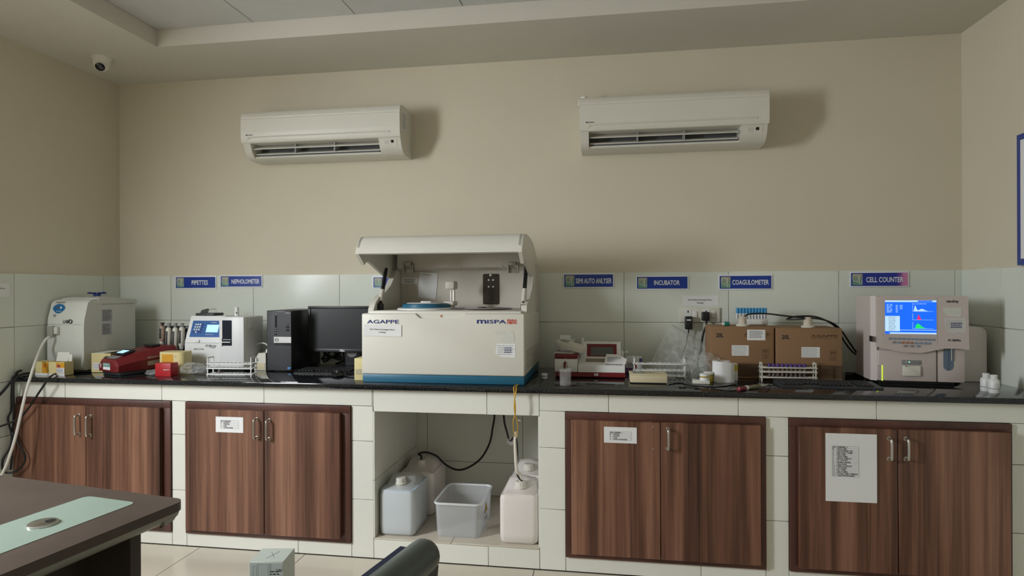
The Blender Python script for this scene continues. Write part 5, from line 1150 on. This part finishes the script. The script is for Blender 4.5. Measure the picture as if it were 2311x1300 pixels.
for r, (xs0, n, st, yy) in enumerate(((2011.5, 11, 9.4, 764.5), (2020, 9, 9.6, 773), (2045, 3, 13.7, 781))):
    for k in range(n):
        p = oY(xs0+st*k, yy+k*.22, FYc); hw = .0075 if r < 2 else .0085
        patch(f, p.x-hw, p.x+hw, p.z-.0052, p.z+.0052, KO if (r == 1 and k in (2, 3, 4)) else KG if (r == 2 and k < 2) or (r == 1 and k == 0) else KB, up, 'key', .0012, .002, .001)
q = R4(2134, 677, 2160, 684, FYc); text(f, 'mindray', q[0], q[1], q[2]-.002, q[3]+.001, INK, up, 'lettering', .03); q = R4(2138, 765, 2165, 770, FYc); text(f, 'BC-2800Plus', *q, INK, up, 'lettering', .02)
q = R4(2126, 694, 2168, 715, FYc); poly(f, [(q[0], q[3]), (q[1], q[3]), (q[1]-.005, q[2]+.006), (q[1]-.012, q[2]), (q[0]+.02, q[2]+.003), (q[0]+.004, q[2]+.02)], tornm, up, 'torn_label', .0004)
q = R4(2128, 717, 2176, 753, FYc); sl_ = poly(f, [(q[0], q[3]), (q[1], q[3]), (q[1], q[2]+.01), (q[0]+.03, q[2]), (q[0]+.008, q[2]+.02)], mat('worn white label', (.60, .58, .55), .7), up, 'service_label', .0004); lines(f, q[0]+.01, q[1]-.008, q[2]+.02, q[3]-.01, 8, GREYINK, sl_, 'print', 4, .15, d=.0014); lines(f, q[0]+.03, q[1]-.015, q[2]+.028, q[3]-.022, 3, NAVYINK, sl_, 'handwriting', 14, .5, d=.0018)
# printer on the lower door
fl = FY(CY-.002); q = R4(2036, 813, 2077, 823, CY-.002); pr2 = patch(fl, *q, mat('printer grey', (.24, .25, .25), .45), t, 'printer_head', .0003, .004, .001)
for x, m_ in ((2044, WHITEP), (2051, mat('green lamp', (.2, .6, .4), .3, emit=(.35, .95, .75), estr=1.2))):
    p = oY(x, 817, CY); MB().cyl((p.x, CY-.0075, p.z), .0028, .002, 'y', 12).build('indicator', m_, pr2)
q = R4(2037, 825, 2076, 849, CY-.002); pd = patch(fl, *q, WHITEW, t, 'printer_cover', .0003, .010, .004); q2 = R4(2042, 825.5, 2068, 828, CY-.002); cut(pd, MB().box(q2[0], q2[1], CY-.03, CY-.006, q2[2], q2[3]))
b = MB()
for k in range(12):
    p0, p1 = oY(1983, 825+3.0*k, CY-.002), oY(1991, 825+3.0*k, CY-.002); b.box(p0.x, p1.x, CY-.0028, CY-.0015, p0.z-.0008, p0.z+.0008)
b.build('scale_marks', GREYINK, t, smooth=False)
LED = mat('yellow green lamp', (.3, .4, .02), .3, emit=(.62, .85, .05), estr=1.0)
for k in range(12):
    p = oY(1993, 826+3.0*k, CY-.002); MB().box(p.x-.0028, p.x+.0028, CY-.004, CY-.001, p.z-.0022, p.z+.0022).build('level_lamp', LED, t)
p0 = R4(2126, 787, 2148, 836, CY+.004); poly(FY(CY+.004), rrect(p0[0], p0[1], p0[2], p0[3]+.012, .0225, 8), mat('steel blue insert', (.12, .17, .23), .3), t, 'probe_recess', .0004, .001)
MB().tube([(p0[0]+.031, CY-.006, p0[3]+.003), (p0[0]+.031, CY-.006, p0[2]+.05)], .0022, 8).build('aspiration_needle', CHROME, t)
q = oX(1967, 765, CX0-.02); MB().box(CX0-.0215, CX0-.019, q.y-.02, q.y+.02, q.z-.014, q.z+.014).build('side_latch', BLACKP, t)
# ------------------------------------------------------------------ jerrycan behind it, two bottles
Y0 = -.30; X0, X1, Z0, Z1 = R4(2140, 738, 2227, 870, Y0); X1 = min(X1, XR-.02)
t = thing('jerrycan', 'milky jerrycan standing in the corner behind the cell counter', 'jerrycan', (X1-.07, -.14, ZK)); XJ = max(Xc1+.004, X1-.15)
bm_ = MB().prism(rrect(XJ, X1, ZK+.0003, Z1, .035), Y0, -.03, 'y').build('can_body', HDPEP, t); MB().lathe((XJ+.05, -.16, Z1-.004), [(.024, 0), (.024, .02), (.02, .024)], 20).build('cap', WHITEP, t)
def reagent(label, px_, py_):
    p = oZ(px_, py_, ZK); c = V((p.x, p.y+.022, ZK)); t = thing('reagent_bottle', label, 'bottle', c, local=True, group='small white reagent bottles')
    bd = MB().lathe((0, 0, 0), [(.021, 0), (.0225, .003), (.0225, .052), (.019, .06), (.013, .064)], 24).build('bottle_body', WHITEP, t); MB().lathe((0, 0, .062), [(.0135, 0), (.014, .002), (.014, .018), (.012, .020)], 20).build('cap', WHITEP, t)
    MB().lathe((0, 0, 0), [(.0226, .019), (.0229, .0193), (.0229, .0217), (.0226, .022)], 24, cap=False).build('label_band', GREYINK, bd); lines(Fr((0, -.0228, 0)), -.012, .012, .026, .046, 4, GREYINK, bd, 'print', 3, .2, d=.0012)
reagent('small white reagent bottle nearer the cell counter', 2232, 884); reagent('small white reagent bottle nearer the right wall', 2250, 888.5)
# ------------------------------------------------------------------ open bay: jerrycans, bin, hoses
def jerrycan(label, x0, x1, y0, d, h, m, cap_y, capm, liquid=None, hose=False):
    t = thing('jerrycan', label, 'jerrycan', ((x0+x1)/2, y0+d/2, NZ0)); zb = NZ0+.0005; zt = NZ0+h
    rings = []
    def ring(z, gx0, gx1, gy0, gy1, r): return [V((a, b_, z)) for a, b_ in rrect(x0+gx0, x1-gx1, y0+gy0, y0+d-gy1, r, 4)]
    sh = h-.045
    for z, g, r in ((0, .014, .022), (.012, .002, .028), (.05, .0, .028), (sh*.5, -.0, .028), (sh-.02, 0, .028), (sh, .006, .026)): rings.append(ring(zb+z, g, g, g, g, r))
    b = MB(); b.loft(rings, cap=True)
    # sloping shoulder and handle arch
    bd = b.build('can_body', m, t, smooth=50)
    zs = zb+sh
    sd = MB(); n = 9
    sd.loft([[V((x, y0+yy, zs-.004+zz*hh)) for x, hh in ((x0+.010, 0), (x0+.03, .8), ((x0+x1)/2, 1), (x1-.03, .8), (x1-.010, 0))] for yy, zz in ((.012, .012), (d*.16, .02), (d*.30, .025), (d*.42, .055), (d*.55, .062), (d*.72, .055), (d*.86, .035), (d-.012, .01))]); sd.build('shoulder', m, bd, smooth=60)
    cx = (x0+x1)/2; cz = zs+.022
    cp = MB().lathe((cx, y0+cap_y, cz-.018), [(.022, 0), (.022, .014), (.030, .015), (.031, .018), (.031, .022), (.027, .024), (.0265, .046), (.023, .049)], 12).build('cap', capm, t, smooth=20)
    if liquid: MB().loft([[V((a, b_, zb+z)) for a, b_ in rrect(x0+.006, x1-.006, y0+.006, y0+d-.006, .024, 4)] for z in (.012, liquid)]).build('liquid', mat('pale blue liquid', (.55, .66, .76), .3), bd)
    return t, V((cx, y0+cap_y, cz+.03))
CAPC = mat('cream cap', (.74, .71, .64), .4)
x0, x1 = oY(853, 1180, -.715).x, oY(933, 1180, -.715).x; x0 = NX0+.014
h = oY(890, 1110, -.715).z-NZ0+.045
jerrycan('milky jerrycan part-filled with pale blue liquid', x0, x1+.004, -.715, .265, h, HDPE, .075, CAPC, .235)
_, cA_ = jerrycan('milky jerrycan with a black hose standing behind the blue-filled one', x0+.005, x1+.02, -.42, .28, h+.005, HDPEP, .10, CAPC)
x2, x3 = oY(1127, 1180, -.72).x, NX1-.012
h2 = oY(1165, 1120, -.72).z-NZ0+.045
_, cB_ = jerrycan('milky pinkish jerrycan with a white tube in its cap', x2, x3, -.725, .27, h2, HDPEP, .08, CAPC)
jerrycan('milky jerrycan standing behind the one with the white tube', x2+.01, x3-.002, -.43, .27, h2+.008, HDPEP, .07, CAPC)
# frosted bin
a, c = oZ(983, 1212, NZ0), oZ(1082, 1217, NZ0); Yb = -.685
bx0, bx1 = oY(984, 1200, Yb).x, oY(1082, 1200, Yb).x; zr = oY(1030, 1136, Yb).z
t = thing('plastic_bin', 'open frosted plastic bin with a yellow hazard sticker', 'bin', ((bx0+bx1)/2, Yb+.13, NZ0)); D_ = .30
def rg_(z, g, r): return [V((p_[0], p_[1], z)) for p_ in rrect(bx0-g, bx1+g, Yb-g, Yb+D_+g, r, 4)]
bb = MB().loft([rg_(NZ0+.002, -.02, .02), rg_(NZ0+.0008, -.004, .026), rg_(NZ0+.02, .001, .028), rg_(zr-.004, .008, .03), rg_(zr-.004, .004, .028), rg_(NZ0+.02, -.003, .025), rg_(NZ0+.005, -.008, .022), rg_(NZ0+.0045, -.02, .02)], cap=True).build('tub', BIN, t, smooth=50)
MB().loft([rg_(zr-.008, .007, .032), rg_(zr-.008, .013, .034), rg_(zr-.002, .015, .036), rg_(zr+.003, .013, .034), rg_(zr+.003, .006, .030), rg_(zr-.004, .004, .03), rg_(zr-.008, .007, .032)], cap=False).build('rim', sheet('frosted rim', (.78, .80, .80), .85, .3, .05, 4), t)
f2 = Fr((bx1+.006, 0, 0), (0, 1, 0)); yc = Yb+.14
HZ = mat('hazard yellow', (.75, .50, .02), .5)
tr = poly(f2, [(yc-.035, zr-.085), (yc+.035, zr-.085), (yc, zr-.03)], INK, t, 'hazard_triangle', .0008, .0008); poly(f2, [(yc-.026, zr-.081), (yc+.026, zr-.081), (yc, zr-.040)], HZ, tr, 'triangle_field', .0018, .0004); poly(f2, [(yc-.007, zr-.076), (yc+.007, zr-.076), (yc, zr-.050)], INK, tr, 'triangle_symbol', .0024, .0004)
for z0, z1, m_, s in ((zr-.125, zr-.10, mat('grey blue label', (.45, .47, .52), .6), 5), (zr-.175, zr-.135, PAPER, 6)): l_ = patch(f2, yc-.025, yc+.025, z0, z1, m_, t, 'label', .0008, .0006); lines(f2, yc-.02, yc+.02, z0+.006, z1-.006, 2, INK, l_, 'print', s, .3, d=.0018)
# hoses
cable('drain_hose', [cA_+V((0, 0, -.012)), cA_+V((0, 0, .02)), oY(945, 1024, -.30), oY(962, 1021, -.28), oY(985, 1029, -.26), oY(1005, 1048, -.24), oY(1030, 1060, -.22), oY(1055, 1056, -.2), oY(1085, 1035, -.16), oY(1105, 1000, -.12), oY(1112, 965, -.10), oY(1116, 938, -.09), V((oY(1117, 930, -.09).x, -.09, NZ1-.001))], .006, RUBBER, 'black hose curving from the rear left jerrycan up into the bay', 'hose')
k0 = oY(1150, 998, -.45)
cable('drain_hose', [V((oY(1136, 930, -.42).x, -.42, NZ1-.001)), oY(1138, 950, -.43), oY(1144, 975, -.44), oY(1150, 994, -.45), oY(1157, 990, -.52), oY(1163, 980, -.60)], .0055, RUBBER, 'short black hose tied to the white tube with clear tape', 'hose')
lump('tape_wad', 'crumpled clear tape joining the hoses in the open bay', tuple(oY(1153, 1005, -.47)), .022, .02, .018, 4.4, amp=.3); bpy.data.objects['tape_wad']['category'] = 'tape'
tA = oY(1163, 974, -.665)
cable('waste_tube', [cB_+V((0, 0, -.01)), cB_+V((0, 0, .03)), oY(1166, 1060, -.66), oY(1163, 1010, -.665), tA], .0085, mat('white tubing', (.74, .68, .60), .4), 'white tube rising from the front right jerrycan', 'hose')
cable('waste_tube', [cB_+V((.012, -.002, -.005)), oY(1167, 1070, -.655), oY(1168, 1030, -.66), oY(1167, 1000, -.67), oY(1164, 985, -.665)], .004, RUBBER, 'thin black tube running beside the white tube', 'hose')
ZT_ = mat('yellow cable tie', (.62, .36, .03), .4)
top = oZ(1163, 873, ZK+.003)
for dx, lb in ((0, 'yellow tie hanging over the worktop edge holding the white tube'), (5, 'second yellow tie crossing the first over the worktop edge')):
    pts = [oZ(1166+dx, 868, ZK+.003), oZ(1160+dx, 873, ZK+.003), V((oY(1160+dx, 880, -.792).x, -.792, ZK-.012)), oY(1162-dx*.2, 905, -.80), oY(1163-dx*.3, 930, -.795), oY(1158+dx*2, 955, -.76), oY(1161+dx*1.2, 985, -.68)]
    cable('cable_tie', pts, .0028, ZT_, lb, 'cable tie', 'yellow cable ties')
b = MB(); b.tube([oY(1166, 952, -.72), oY(1171, 948, -.72), oY(1175, 951, -.72)], .0018, 6); tag(b.build('tie_end', WHITEW, None, oY(1166, 952, -.72)), 'loose curled white tie end beside the yellow ties', 'cable tie')

# ------------------------------------------------------------------ desk
ZDk = .75; ang = math.radians(9); C0 = oZ(421, 1127, ZDk)
t = thing('desk', 'brown executive desk with a frosted glass strip and grey trim', 'desk', (C0.x, C0.y, 0), rz=-math.pi/2-ang+math.pi, local=True)
t.rotation_euler = (0, 0, 0); t.rotation_euler = (0, 0, math.pi/2+math.pi-ang)      # local x: along the long edge towards the camera; local y: away from the bay
t.rotation_euler = (0, 0, 0)
ux = V((-math.sin(ang), -math.cos(ang), 0)); uy = V((math.cos(ang), -math.sin(ang), 0))   # long edge, outward
t.matrix_world = Matrix((ux, uy, V((0, 0, 1)))).transposed().to_4x4() @ Matrix.Identity(4); t.matrix_world.translation = V((C0.x, C0.y, 0))
mw = Matrix((ux, uy, V((0, 0, 1)))).transposed().to_4x4(); mw.translation = V((C0.x, C0.y, 0)); t.matrix_world = mw
LD, DD = 1.75, 1.0                                     # length, depth; local x 0..LD, y -DD..0
MB().prism(rrect(0, LD, -DD, 0, .035), ZDk-.026, ZDk, 'z').build('desk_top', DESKW, t)
# glass strip set into the top
gx0, gx1, gy0, gy1 = .068, LD-.3, -.315, -.118
gl = MB().prism(rrect(gx0, gx1, gy0, gy1, .02), ZDk-.002, ZDk+.0012, 'z').build('glass_strip', mat('frosted green glass', (.29, .37, .31), .2, var=.02), t)
q = oZ(97, 1184, ZDk); lp = mw.inverted() @ V((q.x, q.y, ZDk))
gr = MB().lathe((lp.x, lp.y, ZDk+.001), [(.036, 0), (.036, .004), (.033, .006), (.001, .006)], 32).build('cable_grommet', CHROME, gl)
MB().lathe((lp.x-.012, lp.y+.010, ZDk+.0065), [(.013, 0), (.013, .0012), (.0005, .0013)], 22).build('grommet_hole', BLACKP, gr)
tm = [(-.006, ZDk-.026), (-.012, ZDk-.04), (-.028, ZDk-.055), (-.04, ZDk-.062), (-.06, ZDk-.062), (-.06, ZDk-.026)]
TRIM = mat('pewter trim', (.36, .36, .32), .4, .2)
MB().prism(tm, .02, LD-.02).build('edge_trim', TRIM, t)
MB().prism([(.006, ZDk-.026), (.012, ZDk-.04), (.028, ZDk-.055), (.06, ZDk-.062), (.06, ZDk-.026)], -DD+.03, -.02).xf(Matrix(((0, 1, 0, 0), (1, 0, 0, 0), (0, 0, 1, 0), (0, 0, 0, 1)))).build('edge_trim', TRIM, t)
DK = mat('dark walnut panel', (.055, .042, .034), .45)
MB().box(.09, .125, -DD+.05, -.075, .001, ZDk-.027, .002).build('end_panel', mat('dark walnut panel', (.055, .042, .034), .45), t); MB().box(LD-.12, LD-.085, -DD+.05, -.075, .001, ZDk-.027, .002).build('end_panel', mat('dark walnut panel', (.055, .042, .034), .45), t)
MB().box(.12, LD-.1, -.26, -.24, .12, ZDk-.028).build('modesty_panel', DK, t); MB().box(.55, .57, -.23, -.19, .001, ZDk-.03, .002).build('support_post', TRIM, t)
# ------------------------------------------------------------------ chair
zc = .80
A = oZ(966, 1247, zc); B = oZ(790, 1395, zc); dv = (B-A).normalized(); nv = V((dv.y, -dv.x, 0))
if nv.x > 0: nv = -nv                                     # nv: towards the seat (left)
t = thing('office_chair', 'dark green-grey padded chair with a rolled backrest top', 'chair', (A.x, A.y, 0), local=True)
mw = Matrix((dv, nv, V((0, 0, 1)))).transposed().to_4x4()
if mw.to_3x3().determinant() < 0: mw = Matrix((dv, nv, V((0, 0, 1)))).transposed().to_4x4()
LC = .46
VIN = mat('green grey vinyl', (.075, .095, .085), .3, bump=.03, bscale=30); NAV = mat('navy fabric', (.012, .018, .045), .7)
org = V((A.x, A.y, 0))
def W(x, y, z): return dv*x+nv*y+V((0, 0, z))
r = .038
rings = []
for x, rr_ in ((-.004, .55), (.004, .82), (.014, .96), (.03, 1), (LC-.03, 1), (LC-.012, .94), (LC, .6)):
    prof = []
    for k in range(20):
        a = 2*math.pi*k/20; prof.append(W(x, r*rr_*math.cos(a), zc+r*rr_*math.sin(a)))
    rings.append(prof)
MB().loft(rings).build('headroll', VIN, t, smooth=60)
# padded back below the roll
def slab(x0, x1, yz0, yz1, th, name, m):
    y0, z0 = yz0; y1, z1 = yz1; b = MB()
    b.loft([[W(x, y0-th/2, z0), W(x, y0+th/2, z0), W(x, (y0+y1)/2+th*.6, (z0+z1)/2), W(x, y1+th/2, z1), W(x, y1-th/2, z1), W(x, (y0+y1)/2-th*.6, (z0+z1)/2)] for x in (x0, x1)]); bmesh.ops.bevel(b.bm, geom=b.bm.edges[:], offset=.008, segments=2, affect='EDGES'); return b.build(name, m, t)
slab(.0, LC, (.075, .47), (.048, zc+.008), .05, 'back_cushion', NAV); slab(.004, LC-.004, (.02, .45), (-.018, zc-.01), .03, 'back_shell', BLACKP)
b = MB(); b.box(-.02, LC+.02, 0, .46, .42, .49, .025, 3); mm = Matrix((dv, nv, V((0, 0, 1)))).transposed().to_4x4(); b.xf(mm @ Matrix.Translation((0, .06, 0))); b.build('seat', VIN, t)
for x in (.02, LC-.02):
    MB().tube([W(x, .03, .62), W(x, .045, .40), W(x, .06, .39)], .011, 8).build('back_support', BLACKP, t)
for x in (.03, LC-.03):
    for y in (.09, .49): MB().tube([W(x, y, .43), W(x+(-.02 if x < .2 else .02), y+(-.02 if y < .2 else .02), .001)], .011, 8, False).build('leg', BLACKP, t)
# ------------------------------------------------------------------ box on the floor
hb = .25; a, b_, c = oZ(562, 1268, hb), oZ(640, 1268, hb), oZ(577, 1236, hb)
t = thing('floor_box', 'small white carton with a pencilled cross on its lid on the floor', 'carton', (a.x, a.y, 0), local=True); w = b_.x-a.x; d = c.y-a.y
t.rotation_euler = (0, 0, math.atan2(b_.y-a.y, b_.x-a.x))
FB = mat('greenish white card', (.55, .60, .54), .6, var=.03); bd = MB().box(0, w, 0, d, .0005, hb, .0015, 1).build('box_body', FB, t)
ft = Fr((0, 0, hb), (1, 0, 0), (0, 1, 0)); b = MB(); b.tube([ft.p(w*.42, d*.25, .0004), ft.p(w*.62, d*.75, .0004)], .0008, 5, False); b.tube([ft.p(w*.62, d*.3, .0004), ft.p(w*.40, d*.7, .0004)], .0008, 5, False); b.build('pencil_cross', GREYINK, bd)
f = Fr((0, 0, 0)); pnl = patch(f, .003, w-.003, .004, hb-.006, mat('grey green print', (.40, .45, .42), .6), bd, 'printed_face', .0002, .0005)
for x0_, x1_, z0_, z1_ in ((.60, .64, .4, .97), (.12, .22, .55, .93), (.26, .56, .62, .96)):
    b = MB(); e = .0008; X0, X1, Z0, Z1 = x0_*w, x1_*w, z0_*hb, z1_*hb
    for q in ((X0, X1, Z0, Z0+e), (X0, X1, Z1-e, Z1), (X0, X0+e, Z0, Z1), (X1-e, X1, Z0, Z1)): b.box(q[0], q[1], -.0012, -.0007, q[2], q[3])
    b.build('print_rule', GREYINK, pnl, smooth=False)
lines(f, .62*w, .9*w, hb*.60, hb*.86, 6, INK, pnl, 'print', 12, .4, d=.001, word=.4); text(f, '5 XLE', w*.8, w*.96, hb*.84, hb*.88, INK, pnl, 'lettering', .02, d=.001)
